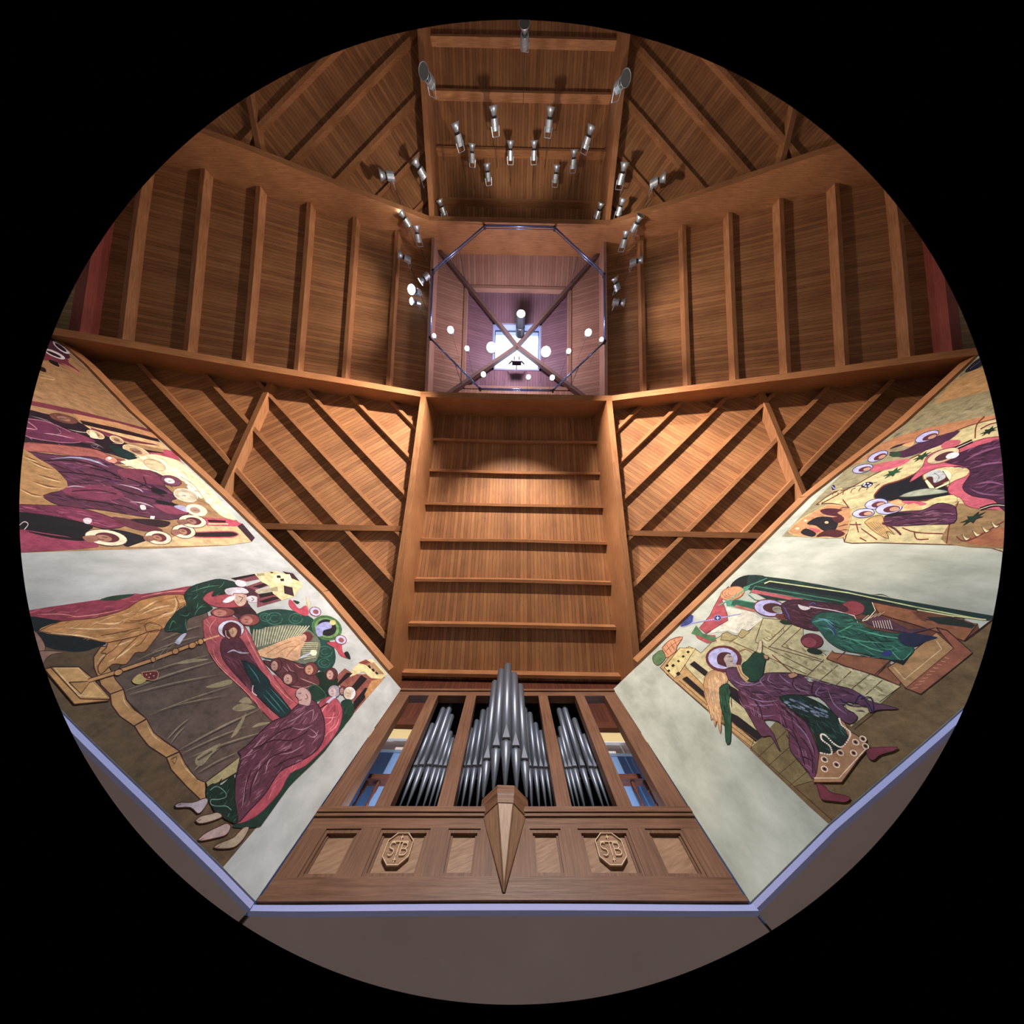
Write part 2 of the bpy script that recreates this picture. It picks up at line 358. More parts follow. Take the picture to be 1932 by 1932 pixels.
# ---- corner roofs: rafters parallel to the painted walls, with two bearers each
KX = [4.79, 6.1, 7.45, 8.79, 10.13, 11.55]
BX = 8.42
for sx, l in ((-1, 'left'), (1, 'right')):
    for sy, far in ((1, 'front'), (-1, 'rear')):
        zf = zDS if sy > 0 else zDN
        where = 'corner roof beside the organ' if sy > 0 else 'far corner roof opposite the organ'
        for i, k in enumerate(KX):
            c = k - GX
            p, q = Vector((sx * k, sy * GY, 0)), Vector((sx * GX, sy * (GY + c), 0))
            for v in (p, q): v.z = zf(v.x, v.y) - 0.2
            nrm = Vector((sx * .3, sy * (.3 if sy > 0 else .4), 1)).normalized()
            tag(build('rafter', *bar(p, q, 0.11, 0.22, up=nrm), BEAM), 'slanting rafter in the %s %s, %s out from the lantern' % (l, where, ORD[i]), 'roof beam', 'slanting rafters of the %s %s' % (l, where))
        # eave rafter sitting on the wall head
        if sy > 0:
            tp, _b = wall_poly(sx); inn = -(OUTL if sx < 0 else OUTR); m_ = []
            tp[0] = tp[0].lerp(tp[1], .16)
            for p, q in zip(tp[:-1], tp[1:]):
                if abs(p.x) > 12.9: break
                m_.append(bar(p + inn * .02 + Vector((0, 0, .0)), q + inn * .02, 0.08, 0.2))
            tag(build('rafter', *merge(*m_), BEAM, axis=UL if sx < 0 else UR), 'eave rafter running along the top of the %s painted wall' % l, 'roof beam', 'slanting rafters of the %s %s' % (l, where))
        bx = BX if sy > 0 else 9.0
        y1 = GY + (13.3 - bx)
        a, b = Vector((sx * bx, sy * GY, 0)), Vector((sx * bx, sy * y1, 0))
        for v in (a, b): v.z = zf(v.x, v.y) - 0.24
        tag(build('roof_bearer', *bar(a, b, 0.17, 0.26), BEAM), 'inclined bearer in the %s %s, running to the long girder' % (l, where), 'roof beam', 'bearers under the corner rafters')
        y2 = GY + (bx - GX)
        a, b = Vector((sx * GX, sy * y2, 0)), Vector((sx * (13.3 - y2 + GY), sy * y2, 0))
        for v in (a, b): v.z = zf(v.x, v.y) - 0.24
        tag(build('roof_bearer', *bar(a, b, 0.17, 0.26), BEAM), 'inclined bearer in the %s %s, running to the short girder' % (l, where), 'roof beam', 'bearers under the corner rafters')

# ================================================================= lantern
def fr(h0, z0, h1, z1, t, nm, mt):
    """four sloping boarded panels between two squares"""
    for k in range(4):
        a = math.pi / 2 * k; c, s = round(math.cos(a)), round(math.sin(a))
        def P(x, y, z): return Vector((c * x - s * y, s * x + c * y, z))
        pl = [P(-h0, h0, z0), P(h0, h0, z0), P(h1, h1, z1), P(-h1, h1, z1)]
        struct(nm, prism(pl, (0, 0, t)), mt, P(0, -1, 0) + Vector((0, 0, (z1 - z0) / max(.01, h0 - h1))))
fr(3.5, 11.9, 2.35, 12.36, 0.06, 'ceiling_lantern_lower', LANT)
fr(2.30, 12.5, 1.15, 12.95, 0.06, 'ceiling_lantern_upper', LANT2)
# skylight shaft
for k in range(4):
    a = math.pi / 2 * k; c, s = round(math.cos(a)), round(math.sin(a))
    def P(x, y, z): return Vector((c * x - s * y, s * x + c * y, z))
    struct('wall_skylight_shaft', prism([P(-1.14, 1.06, 12.93), P(1.14, 1.06, 12.93), P(1.14, 1.14, 12.93), P(-1.14, 1.14, 12.93)], (0, 0, 0.72)), BLUEG)
    struct('trim_shaft', prism([P(-1.06, 1.03, 13.3), P(1.06, 1.03, 13.3), P(1.06, 1.06, 13.3), P(-1.06, 1.06, 13.3)], (0, 0, 0.05)), DKMET)
struct('window_1', box(-1.14, -1.14, 13.6, 1.14, 1.14, 13.61), GLASS)
# square timber ring between the two tiers
rg = empty('lantern_ring', (0, 0, 12.3), 'square timber ring inside the lantern between its two boarded tiers', 'roof frame')
for k in range(4):
    a = math.pi / 2 * k; c, s = round(math.cos(a)), round(math.sin(a))
    def P(x, y, z): return Vector((c * x - s * y, s * x + c * y, z))
    build('ring_beam', *prism([P(-2.4, 2.26, 12.3), P(2.4, 2.26, 12.3), P(2.4, 2.4, 12.3), P(-2.4, 2.4, 12.3)], (0, 0, 0.22)), LBEAM, rg)
# crossing hip beams
hx = empty('lantern_hip_frame', (0, 0, 12.6), 'pair of dark beams crossing in an X under the skylight', 'roof frame')
for s_ in (-1, 1):
    for e in (-1, 1):
        a = Vector((e * 3.3, e * s_ * 3.3, 11.72)); b = Vector((0, 0, 12.85 if s_ < 0 else 12.8))
        build('hip_beam', *bar(a, b, 0.13, 0.25), HIPW, hx)

for s_ in (-1, 1):
    struct('trim_lantern_curb', box(s_ * 3.62, -3.46, 11.3, s_ * 3.5, 3.46, 11.98), LBEAM, (0, 1, 0))
# ================================================================= octagonal lighting rail
rail = empty('lighting_rail', (0, 0, 10.7), 'thin octagonal metal lighting rail hung round the lantern opening', 'lighting rail')
R8 = 3.3 / math.cos(math.pi / 8)
pts8 = [Vector((R8 * math.cos(math.pi / 8 + k * math.pi / 4), R8 * math.sin(math.pi / 8 + k * math.pi / 4), 10.7)) for k in range(8)]
for k in range(8):
    a, b = pts8[k], pts8[(k + 1) % 8]
    d = (b - a).normalized()
    build('rail_tube', *merge(rod(a + d * .04, b - d * .04, 0.028), rod(a + Vector((0, 0, .09)), b + Vector((0, 0, .09)), 0.012, 6)), RAILM, rail, smooth=True)
    build('rail_joint', *lathe(a - Vector((0, 0, .03)), a + Vector((0, 0, .12)), [(0, .045), (1, .045)], 8), DKMET, rail)
for k in (0, 2, 4, 6):
    a = (pts8[k] + pts8[(k + 1) % 8]) / 2
    n = Vector((a.x, a.y, 0)).normalized()
    build('rail_hanger', *rod(a + Vector((0, 0, .08)), Vector((a.x, a.y, 12.1)), 0.01, 6), DKMET, rail)

# ================================================================= spotlights
def ceil_z(x, y):
    ax, ay = abs(x), abs(y)
    if ax < GX and ay < GY: return 12.0 if max(ax, ay) > 2.3 else 12.9
    if ax < GX: return (zS(y) if y > 0 else zN(y))
    if ay < GY: return zW(x)
    return zDS(x, y) if y > 0 else zDN(x, y)
def lan_z(x, y):
    m = max(abs(x), abs(y))
    return 13.61 if m < 1.12 else (12.53 + (2.3 - m) / 1.15 * .45 if m < 2.3 else 11.93 + (3.5 - m) / 1.15 * .46)
def fixture(mouth, back, lit, label, drop=0.75, size=1.0, zfix=None, group='spotlights hung under the roof', stem=True, down=False, cables=None, length=0.46):
    """can-shaped theatre spot: back of the can, ribbed waist, flared hood at the mouth, yoke and stem"""
    L = length * size
    # find a height under the local roof
    z = zfix
    if z is None:
        z = 10.0
        for _ in range(12):
            p = atz(back[0], back[1], z); z = 0.5 * z + 0.5 * (ceil_z(p.x, p.y) - drop)
    pb = atz(back[0], back[1], z)
    # point on the mouth ray at distance L, the lower solution
    v = ray(*mouth); oc = CAMP - pb; B = v.dot(oc); Cc = oc.dot(oc) - L * L; D = B * B - Cc
    t = -B - math.sqrt(D) if D > 0 else -B
    pm = CAMP + v * t
    if pm.z > pb.z + .05 * L and D > 0: pass
    ax = (pm - pb).normalized()
    root = empty('spotlight', pb, label, 'spotlight', group)
    r = 0.118 * size
    can = lathe(pb, pb + ax * L * .52, [(0, r * .9), (.03, r), (.3, r), (.32, r * 1.08), (.38, r * 1.08), (.4, r), (.97, r), (1, r * .8)], 14)
    build('housing', *can, CHROME, root, smooth=False)
    build('waist', *lathe(pb + ax * L * .52, pb + ax * L * .62, [(0, r * .55), (.5, r * .7), (1, r * .5)], 12), DKMET, root)
    h0, h1 = pb + ax * L * .60, pb + ax * L
    build('hood', *lathe(h0, h1, [(0, r * .5), (.5, r * .85), (1, r * 1.35), (1.0, r * 1.28), (.55, r * .78)], 16), CHROME, root, smooth=True)
    build('lens', *lathe(h0 + ax * L * .36, h0 + ax * L * .38, [(0, r * 1.17), (1, r * 1.2)], 16), LENS if lit else DEAD, root)
    # yoke
    up = Vector((0, 0, 1)); s = ax.cross(up)
    s = s.normalized() if s.length > .15 else Vector((1, 0, 0))
    piv = pb + ax * L * .22; top = piv + Vector((0, 0, r * 2.3)) if abs(ax.z) < .8 else pb - ax * L * .22
    arms = merge(*[rod(piv + s * r * 1.12 * e, top + s * r * .9 * e, 0.011, 6) for e in (-1, 1)], rod(top - s * r * .9, top + s * r * .9, 0.011, 6))
    build('yoke', *arms, CHROME, root)
    cz = ceil_z(top.x, top.y)
    if cables:
        cb = build('suspension_cable', *merge(*[rod(top + s * .05 * e, Vector((top.x, top.y, cz + .03)) + s * .05 * e, 0.004, 5) for e in (-1, 0, 1)]), DKMET, root)
    elif stem:
        build('stem', *rod(top, Vector((top.x, top.y, cz + .03)), 0.008, 6), DKMET, root)
    return root
FX = [
 # mouth, back, lit, label, drop, size
 ((990, 42), (990, 88), 0, 'dish-fronted silver spotlight at the very far edge, on the centre line of the roof', 1.2, 1.15),
 ((930, 193), (935, 248), 0, 'silver spotlight in the far bay, left one of the two nearest its centre line', .9, 1.1),
 ((1040, 195), (1034, 250), 0, 'silver spotlight in the far bay, right one of the two nearest its centre line', .9, 1.1),
 ((856, 224), (869, 277), 0, 'unlit silver spotlight in the far bay beside its left girder', .9, 1.1),
 ((1119, 228), (1103, 281), 1, 'lit silver spotlight in the far bay beside its right girder', .9, 1.1),
 ((890, 270), (891, 308), 1, 'small lit spotlight in the far bay between two unlit ones on the left', .7, .95),
 ((963, 264), (963, 303), 0, 'small unlit spotlight just left of the centre of the far bay', .7, .95),
 ((1008, 263), (1007, 303), 0, 'small unlit spotlight just right of the centre of the far bay', .7, .95),
 ((1084, 281), (1081, 319), 0, 'small unlit spotlight right of the centre pair in the far bay', .7, .95),
 ((918, 305), (922, 343), 0, 'small unlit spotlight low in the far bay, left of the lantern centre', .55, .95),
 ((1051, 309), (1047, 346), 0, 'small unlit spotlight low in the far bay, right of the lantern centre', .55, .95),
 ((778, 294), (802, 337), 0, 'slanting spotlight with a bright body hung left of the far-left girder', .8, 1.1),
 ((1182, 296), (1169, 349), 1, 'lit spotlight hung right of the far-right girder', .8, 1.1),
 ((709, 329), (744, 333), 0, 'spotlight lying sideways, outermost on the left of the lantern', .8, 1.1),
 ((1263, 329), (1226, 350), 0, 'spotlight lying sideways, outermost on the right of the lantern', .8, 1.1),
 ((828, 374), (839, 407), 0, 'small spotlight inside the far-left corner of the lantern opening', .8, .95),
 ((1135, 382), (1125, 413), 0, 'small spotlight inside the far-right corner of the lantern opening, left of a twin', .8, .95),
 ((1177, 371), (1165, 407), 0, 'small spotlight just outside the far-right corner of the lantern opening', .8, .95),
 ((753, 395), (773, 428), 1, 'lit spotlight above a second one on the left of the lantern', .7, 1.0),
 ((783, 419), (790, 458), 1, 'lit spotlight tucked under its neighbour on the left of the lantern', .7, 1.0),
 ((747, 477), (775, 493), 1, 'lit spotlight aimed left beside the octagonal rail, alone between two groups', .7, 1.0),
 ((1209, 406), (1194, 437), 0, 'dark spotlight above a lit one on the right of the lantern', .7, 1.0),
 ((1184, 430), (1175, 468), 1, 'lit spotlight under a dark one on the right of the lantern', .7, 1.0),
 ((1215, 488), (1188, 498), 1, 'lit spotlight aimed right beside the octagonal rail', .7, 1.0),
 ((1158, 518), (1166, 548), 0, 'dark spotlight at the right end of the rail seen from its back', .7, .95),
 ((1181, 571), (1156, 570), 1, 'lit spotlight aimed right, lowest of those right of the lantern', .8, 1.0),
 ((793, 532), (809, 518), 1, 'lit spotlight at the left end of the octagonal rail, aimed down to the left', .8, .95),
 ((776, 546), (790, 553), 1, 'round lit spotlight facing down on the left of the lantern', .8, 1.1),
 ((776, 568), (792, 573), 1, 'small lit spotlight directly under the round one left of the lantern', .9, .8),
]
for f in FX: fixture(f[0], f[1], f[2], f[3], f[4], f[5])
fixture((799, 134), (815, 158), 0, 'glassy spotlight on three long cables beside the far-left girder', size=1.15, drop=1.7, cables=True)
fixture((1181, 147), (1164, 166), 0, 'glassy spotlight on three long cables beside the far-right girder', size=1.15, drop=1.7, cables=True)
# lamps of the cluster inside the lantern, all burning and turned downwards
CL = [((850, 622), 1.25, 'glaring lamp inside the lantern, large one on the left'), ((819, 633), .75, 'small glaring lamp at the left edge of the lantern'),
      ((881, 657), .9, 'glaring lamp inside the lantern, below the large one on the left'), ((1073, 662), .9, 'glaring lamp inside the lantern, below the large one on the right'),
      ((1110, 627), 1.3, 'glaring lamp inside the lantern, large one on the right'), ((1135, 640), .75, 'small glaring lamp at the right edge of the lantern'),
      ((912, 706), .95, 'glaring lamp at the organ side of the lantern, leftmost of its row of three'), ((997, 711), .85, 'glaring lamp at the organ side of the lantern, middle of its row of three'),
      ((1042, 712), .95, 'glaring lamp at the organ side of the lantern, rightmost of its row of three'),
      ((927, 655), 1.9, 'brightest lamp beside the skylight on its left'), ((1030, 663), 1.9, 'brightest lamp beside the skylight on its right')]
for (px, py), s_, lab in CL:
    p = atz(px, py, 10.5); d = (p - CAMP).normalized()
    root = empty('downlight', p, lab, 'spotlight', 'burning lamps inside the lantern')
    up = (d * .55 + Vector((0, 0, .45))).normalized(); r = .08 * s_
    build('housing', *lathe(p + up * .02, p + up * .34, [(0, r * 1.25), (.25, r * 1.2), (.3, r), (.9, r * .95), (1, r * .6)], 14), CHROME, root)
    build('lens', *lathe(p - up * .005, p + up * .03, [(0, r * 1.1), (1, r * 1.12)], 16), LENS, root)
    t = p + up * .33
    build('stem', *rod(t, Vector((t.x, t.y, lan_z(t.x, t.y))), .004, 5), DKMET, root)
# big cylinder downlight in front of the skylight shaft
p = atz(983, 592, 11.6)
root = empty('pendant_downlight', p, 'large dark cylinder lamp hanging in front of the skylight shaft', 'spotlight')
build('cylinder', *lathe(p, p + Vector((0, 0, 1.15)), [(0, .2), (.02, .2), (.45, .2), (.47, .17), (.55, .17), (.57, .2), (1, .2)], 20), DKMET, root, smooth=False)
build('lens', *lathe(p - Vector((0, 0, .012)), p + Vector((0, 0, .01)), [(0, .17), (1, .17)], 20), LENS, root)
# dark winch block hung under the crossing beams
p = atz(975, 676, 12.0)
root = empty('hoist', p, 'dark little hoist with hooks hanging under the crossing beams at the skylight', 'hoist')
build('hoist_body', *box(p.x - .2, p.y - .12, p.z, p.x + .2, p.y + .12, p.z + .3), DKMET, root)
build('hoist_arm', *merge(rod(p + Vector((-.18, 0, .15)), p + Vector((-.34, -.12, .55)), .03), rod(p + Vector((.18, 0, .15)), p + Vector((.34, -.12, .55)), .03), rod(p + Vector((0, 0, .2)), p + Vector((0, 0, .75)), .02)), DKMET, root)
for e in (-1, 1):
    build('hook', *rod(p + Vector((.1 * e, 0, 0)), p + Vector((.1 * e, 0, -.12)), .015), DKMET, root)
# ================================================================= organ case
YN = (0.0147, 1, 0)
def O(px, py, dep=0.0): return on(px, py, YN, 12.11 - .0147 * 2.48 + dep)
def Yo(u, dep=0.0): return 12.11 - .0147 * (u + 2.48) + dep
def Q(u, z, dep=0.0): return Vector((u, Yo(u, dep), z))
def slab(poly, d0, d1):
    """poly of (u, z) from depth d0 to d1 (positive = behind the case front)"""
    return prism([Q(u, z, d0) for u, z in poly], Q(0, 0, d1) - Q(0, 0, d0))
def uz(px, py, dep=0.0):
    p = O(px, py, dep); return (p.x, p.z)
def rect(u0, z0, u1, z1): return [(u0, z0), (u1, z0), (u1, z1), (u0, z1)]
ZT = 7.46; ZB = 4.2; ZS = uz(950, 1530)[1]; ZP0 = uz(850, 1653)[1]; ZP1 = uz(850, 1563)[1]; ZL = uz(950, 1535)[1]; ZR = uz(950, 1312.5)[1]
UA, UB = -2.49, 2.27
case = empty('organ_case', Q(-.1, ZB), 'oak organ case filling the narrow wall, with panelled base and open pipe bays', 'organ case')
# base: rails and stiles around six sunk panels
PX = [((560.6, 1655), (639, 1657), (615.6, 1564.5), (678.6, 1566.5)), ((681.5, 1653), (790, 1653), (719.6, 1562), (812, 1562)),
      ((829, 1653), (911.6, 1653), (846.4, 1562), (895.3, 1562)), ((993, 1653), (1072, 1653), (1009.4, 1563), (1057.2, 1563)),
      ((1107, 1653), (1219.6, 1653), (1091, 1563), (1183, 1563)), ((1254, 1654), (1336.9, 1655), (1219.6, 1566), (1284.8, 1566))]
pan = []
for q in PX:
    us = [uz(*c)[0] for c in q]; pan.append(((us[0] + us[2]) / 2, (us[1] + us[3]) / 2))
build('base_rail', *slab(rect(UA, ZB, UB, ZP0), 0, .12), OAK, case, axis=(1, 0, 0))
build('base_rail', *slab(rect(UA, ZP1, UB, ZL + .02), 0, .12), OAK, case, axis=(1, 0, 0))
build('ledge_moulding', *merge(slab(rect(UA, ZS - .04, UB, ZS + .02), -.035, .1), slab(rect(UA, ZS - .075, UB, ZS - .04), -.02, .1)), OAK, case, axis=(1, 0, 0))
build('foot_moulding', *slab(rect(UA, ZB - .005, UB, ZB + .035), -.02, .1), OAK, case, axis=(1, 0, 0))
edges = [UA] + [e for p in pan for e in p] + [UB]
for i in range(0, len(edges), 2):
    build('stile', *slab(rect(edges[i], ZP0, edges[i + 1], ZP1), 0, .12), OAK, case, axis=(0, 0, 1))
for i, (a, b) in enumerate(pan):
    o = build('base_panel', *slab(rect(a, ZP0, b, ZP1), .05, .1), OAKL, case, axis=(1, 0, .35))
    t = .035
    fr_ = merge(*[slab(r_, d0, .06) for r_, d0 in ((rect(a, ZP0, a + t, ZP1), .012), (rect(b - t, ZP0, b, ZP1), .012), (rect(a + t, ZP0, b - t, ZP0 + t), .012), (rect(a + t, ZP1 - t, b - t, ZP1), .012))],
                *[slab(r_, d0, .06) for r_, d0 in ((rect(a + t, ZP0 + t, a + t * 1.7, ZP1 - t), .035), (rect(b - t * 1.7, ZP0 + t, b - t, ZP1 - t), .035))])
    build('panel_moulding', *fr_, OAK, o, axis=(0, 0, 1))
# upper frame: posts and rails
OB = [((638, 1528), (703, 1528), (774, 1310.5), (810, 1310.5)), ((734.8, 1526), (824.6, 1528), (826.4, 1311.6), (879, 1311.6)),
      ((855.4, 1526), (1050.4, 1528), (897.8, 1312.3), (1016, 1312.3)), ((1080, 1527), (1167, 1528), (1033, 1312.3), (1085.5, 1313.4)),
      ((1196, 1529.7), (1263, 1529.7), (1103, 1313.4), (1139.9, 1313.4))]
op = []
for q in OB:
    us = [uz(*c)[0] for c in q]; op.append(((us[0] + us[2]) / 2, (us[1] + us[3]) / 2))
build('top_rail', *merge(slab(rect(UA, ZR, UB, ZT), 0, .16), slab(rect(UA, ZT - .06, UB, ZT), -.03, .1)), OAK, case, axis=(1, 0, 0))
edges = [UA] + [e for p in op for e in p] + [UB]
for i in range(0, len(edges), 2):
    build('post', *slab(rect(edges[i], ZS, edges[i + 1], ZR), 0, .16), OAK, case, axis=(0, 0, 1))
build('sill', *slab(rect(UA, ZS - .02, UB, ZS + .05), .02, .6), OAK, case, axis=(1, 0, 0))
# black box behind the pipe bays: the chamber's darkness put into its colour
b0, b1 = op[1][0] - .12, op[3][1] + .12
build('dark_backing', *merge(slab(rect(b0, ZS, b1, ZT), .75, .8), slab(rect(b0, ZS, b0 + .04, ZT), .16, .75), slab(rect(b1 - .04, ZS, b1, ZT), .16, .75), slab(rect(b0, ZT - .05, b1, ZT), .16, .8)), BLACK, case)
build('pipe_stay', *merge(*[slab(rect(op[k][0], zz, op[k][1], zz + .03), .32, .345) for k in (1, 2, 3) for zz in (5.75,)]), BLACK, case, axis=(1, 0, 0))
# corbel carrying the five large pipes
zc = 5.12
fl, frt = atz(938.8, 1480.8, zc), atz(970.3, 1482, zc); sl, sr = Vector((O(909, 1510).x, Yo(O(909, 1510).x), zc)), Vector((O(996, 1512).x, Yo(O(996, 1512).x), zc))
tip = O(950.4, 1691)
def scale_to(pt, f, z): # towards the wall centre line
    c = Vector(((sl.x + sr.x) / 2, Yo(0), 0)); q = c + (Vector((pt.x, pt.y, 0)) - c) * f; q.z = z; return q
rim = [sl, fl, frt, sr]
cb = empty('pipe_corbel', Q(tip.x, zc), 'faceted oak corbel tapering to a point, carrying the five tallest pipes', 'corbel')
def loft(rings, close=True):
    V, Fc = [], []; n = len(rings[0])
    for r_ in rings: V += r_
    for k in range(len(rings) - 1):
        for i in range(n):
            j = (i + 1) % n
            Fc.append([k * n + i, k * n + j, (k + 1) * n + j, (k + 1) * n + i])
    Fc.append(list(range(n))); Fc.append([(len(rings) - 1) * n + i for i in range(n)])
    return V, Fc
def ringat(f, z): return [scale_to(p_, f, z) for p_ in rim] + [Q(sr.x * 1 if f > .9 else scale_to(sr, f, z).x, z, .02), Q(scale_to(sl, f, z).x, z, .02)]
build('corbel_cap', *loft([ringat(1.0, zc), ringat(1.0, zc - .09), ringat(.93, zc - .13), ringat(.90, zc - .2)]), OAK, cb, axis=(1, 0, 0))
# body: separate tapering facets
top_r = ringat(.87, zc - .19); V = top_r + [tip + Vector((0, -.02, .01))]; n_ = len(top_r)
build('corbel_body', V, [[i, (i + 1) % n_, n_] for i in range(n_)] + [list(range(n_))], OAKL, cb, axis=(0, 0, 1))
build('corbel_ribs', *merge(*[rod(a_ + Vector((0, 0, 0)), tip + Vector((0, -.02, .01)), .008, 6) for a_ in top_r[:4]]), OAK, cb, axis=(0, 0, 1))

# pipes: foot cone, mouth with upper lip, cylindrical body, rounded cap
PI_ = [0]
def pipe(u, dep, z0, zm, z1, r, label, group, big=False):
    root = empty('organ_pipe', Q(u, z0, dep), label, 'organ pipe', group)
    b0_, bm_, b1_ = Q(u, z0, dep), Q(u, zm, dep), Q(u, z1, dep)
    build('pipe_foot', *lathe(b0_, bm_, [(0, r * .22), (.92, r * .93), (1, r * .98)], 16), PIPE, root, smooth=True)
    build('pipe_body', *lathe(bm_ + Vector((0, 0, .005)), b1_, [(0, r), (.985, r), (1, r * .93)], 18), PIPE, root, smooth=True)
    # mouth: dark slot and pointed flattened lip
    hw = r * .62; d = -r * 1.02
    build('mouth', *prism([Q(u - hw, zm - .012, dep + d), Q(u + hw, zm - .012, dep + d), Q(u + hw, zm + .014, dep + d), Q(u - hw, zm + .014, dep + d)], (0, r * .35, 0)), BLACK, root)
    build('upper_lip', *prism([Q(u - hw, zm + .02, dep + d * 1.0), Q(u + hw, zm + .02, dep + d), Q(u, zm + .02 + r * 3.2, dep + d * .99)], (0, r * .12, 0)), PIPEL, root)
    return root
def zen(fx, ty):  # zoom-space foot x -> u at the foot line; top y -> z at depth dep
    return fx
def zoomu(fx, fy=893, dep=.28): return O(600 + fx / 2.76, 1200 + fy / 2.76, dep).x
def zoomz(x, y, dep=.28): return O(600 + x / 2.76, 1200 + y / 2.76, dep).z
zf = zoomz(500, 893); zm = zoomz(560, 693); zmR = zoomz(1400, 700)
LG = [(390, 543, 520), (428, 592, 463), (467, 655, 366), (508, 706, 313), (547, 696, 418), (577, 690, 505), (604, 702, 538)]
for i, (fx, tx, ty) in enumerate(LG):
    u = (zoomu(fx) + O(600 + tx / 2.76, 1200 + ty / 2.76, .28).x) / 2
    pipe(u, .28, zf, zm, zoomz(tx, ty), [.045, .05, .06, .064, .055, .047, .042][i], 'grey organ pipe in the bay left of the centre, %s from its left end' % ORD[i], 'pipes of the left bay')
RG = [(1337, 1256, 538), (1361, 1260, 480), (1389, 1255, 385), (1436, 1268, 325), (1485, 1335, 437), (1516, 1385, 520), (1541, 1418, 558)]
for i, (fx, tx, ty) in enumerate(RG):
    u = (zoomu(fx) + O(600 + tx / 2.76, 1200 + ty / 2.76, .28).x) / 2
    pipe(u, .28, zf, zmR, zoomz(tx, ty), [.042, .047, .058, .064, .056, .048, .043][i], 'grey organ pipe in the bay right of the centre, %s from its right end' % ORD[6 - i], 'pipes of the right bay')
CG = [(717, 797, 487), (748, 827, 445), (784, 860, 393), (827, 895, 335), (1114, 1073, 350), (1153, 1103, 407), (1187, 1133, 460), (1218, 1160, 500)]
for i, (fx, tx, ty) in enumerate(CG):
    u = (zoomu(fx) + O(600 + tx / 2.76, 1200 + ty / 2.76, .28).x) / 2
    sd = 'left' if i < 4 else 'right'; k = i if i < 4 else 7 - i
    pipe(u, .28, zf, zm if i < 4 else zmR, zoomz(tx, ty), [.046, .05, .056, .062, .062, .056, .05, .046][i], 'grey organ pipe behind the corbel on its %s, %s from the outer post' % (sd, ORD[k]), 'pipes flanking the centre')
# the five large pipes on the corbel
cu = (sl.x + sr.x) / 2; yf = (fl.y - Yo(cu))
for du, dep, tx, ty, mz, r, lab in ((-.29, -.02, 928, 245, 5.62, .078, 'outermost on the left of the five large pipes on the corbel'), (-.155, yf * .62, 955, 185, 5.72, .088, 'second from the left of the five large pipes on the corbel'),
                             (0, yf * .80, 990, 158, 5.82, .095, 'tallest middle pipe of the five on the corbel'), (.155, yf * .62, 1020, 203, 5.72, .088, 'fourth from the left of the five large pipes on the corbel'),
                             (.29, -.02, 1045, 262, 5.62, .078, 'outermost on the right of the five large pipes on the corbel')):
    z1 = O(600 + tx / 2.76, 1200 + ty / 2.76, dep).z
    pipe(cu + du, dep, zc + .005, mz, z1, r, lab, 'large pipes on the corbel')

# monogram plaques
def ribbon(pts, wd):
    pts = [Vector((a, b)) for a, b in pts]; L_, R_ = [], []
    for i, p_ in enumerate(pts):
        if i == 0: t = pts[1] - p_
        elif i == len(pts) - 1: t = p_ - pts[-2]
        else: t = (pts[i + 1] - p_).normalized() + (p_ - pts[i - 1]).normalized()
        t = t.normalized() if t.length > 1e-9 else Vector((1, 0)); n = Vector((-t.y, t.x)) * wd / 2
        L_.append(p_ + n); R_.append(p_ - n)
    return L_, R_
def rib3(pts, wd, f, d0, d1, close=False):
    if close: pts = list(pts) + [pts[0], pts[1]]
    L_, R_ = ribbon(pts, wd); ms = []
    for i in range(len(L_) - 1):
        q = [L_[i], L_[i + 1], R_[i + 1], R_[i]]
        ms.append(prism([f(a.x, a.y, d0) for a in q], f(0, 0, d1) - f(0, 0, d0)))
    return merge(*ms)
def arc(cx, cy, rx, ry, a0, a1, n=9): return [(cx + rx * math.cos(math.radians(a0 + (a1 - a0) * i / n)), cy + ry * math.sin(math.radians(a0 + (a1 - a0) * i / n))) for i in range(n + 1)]
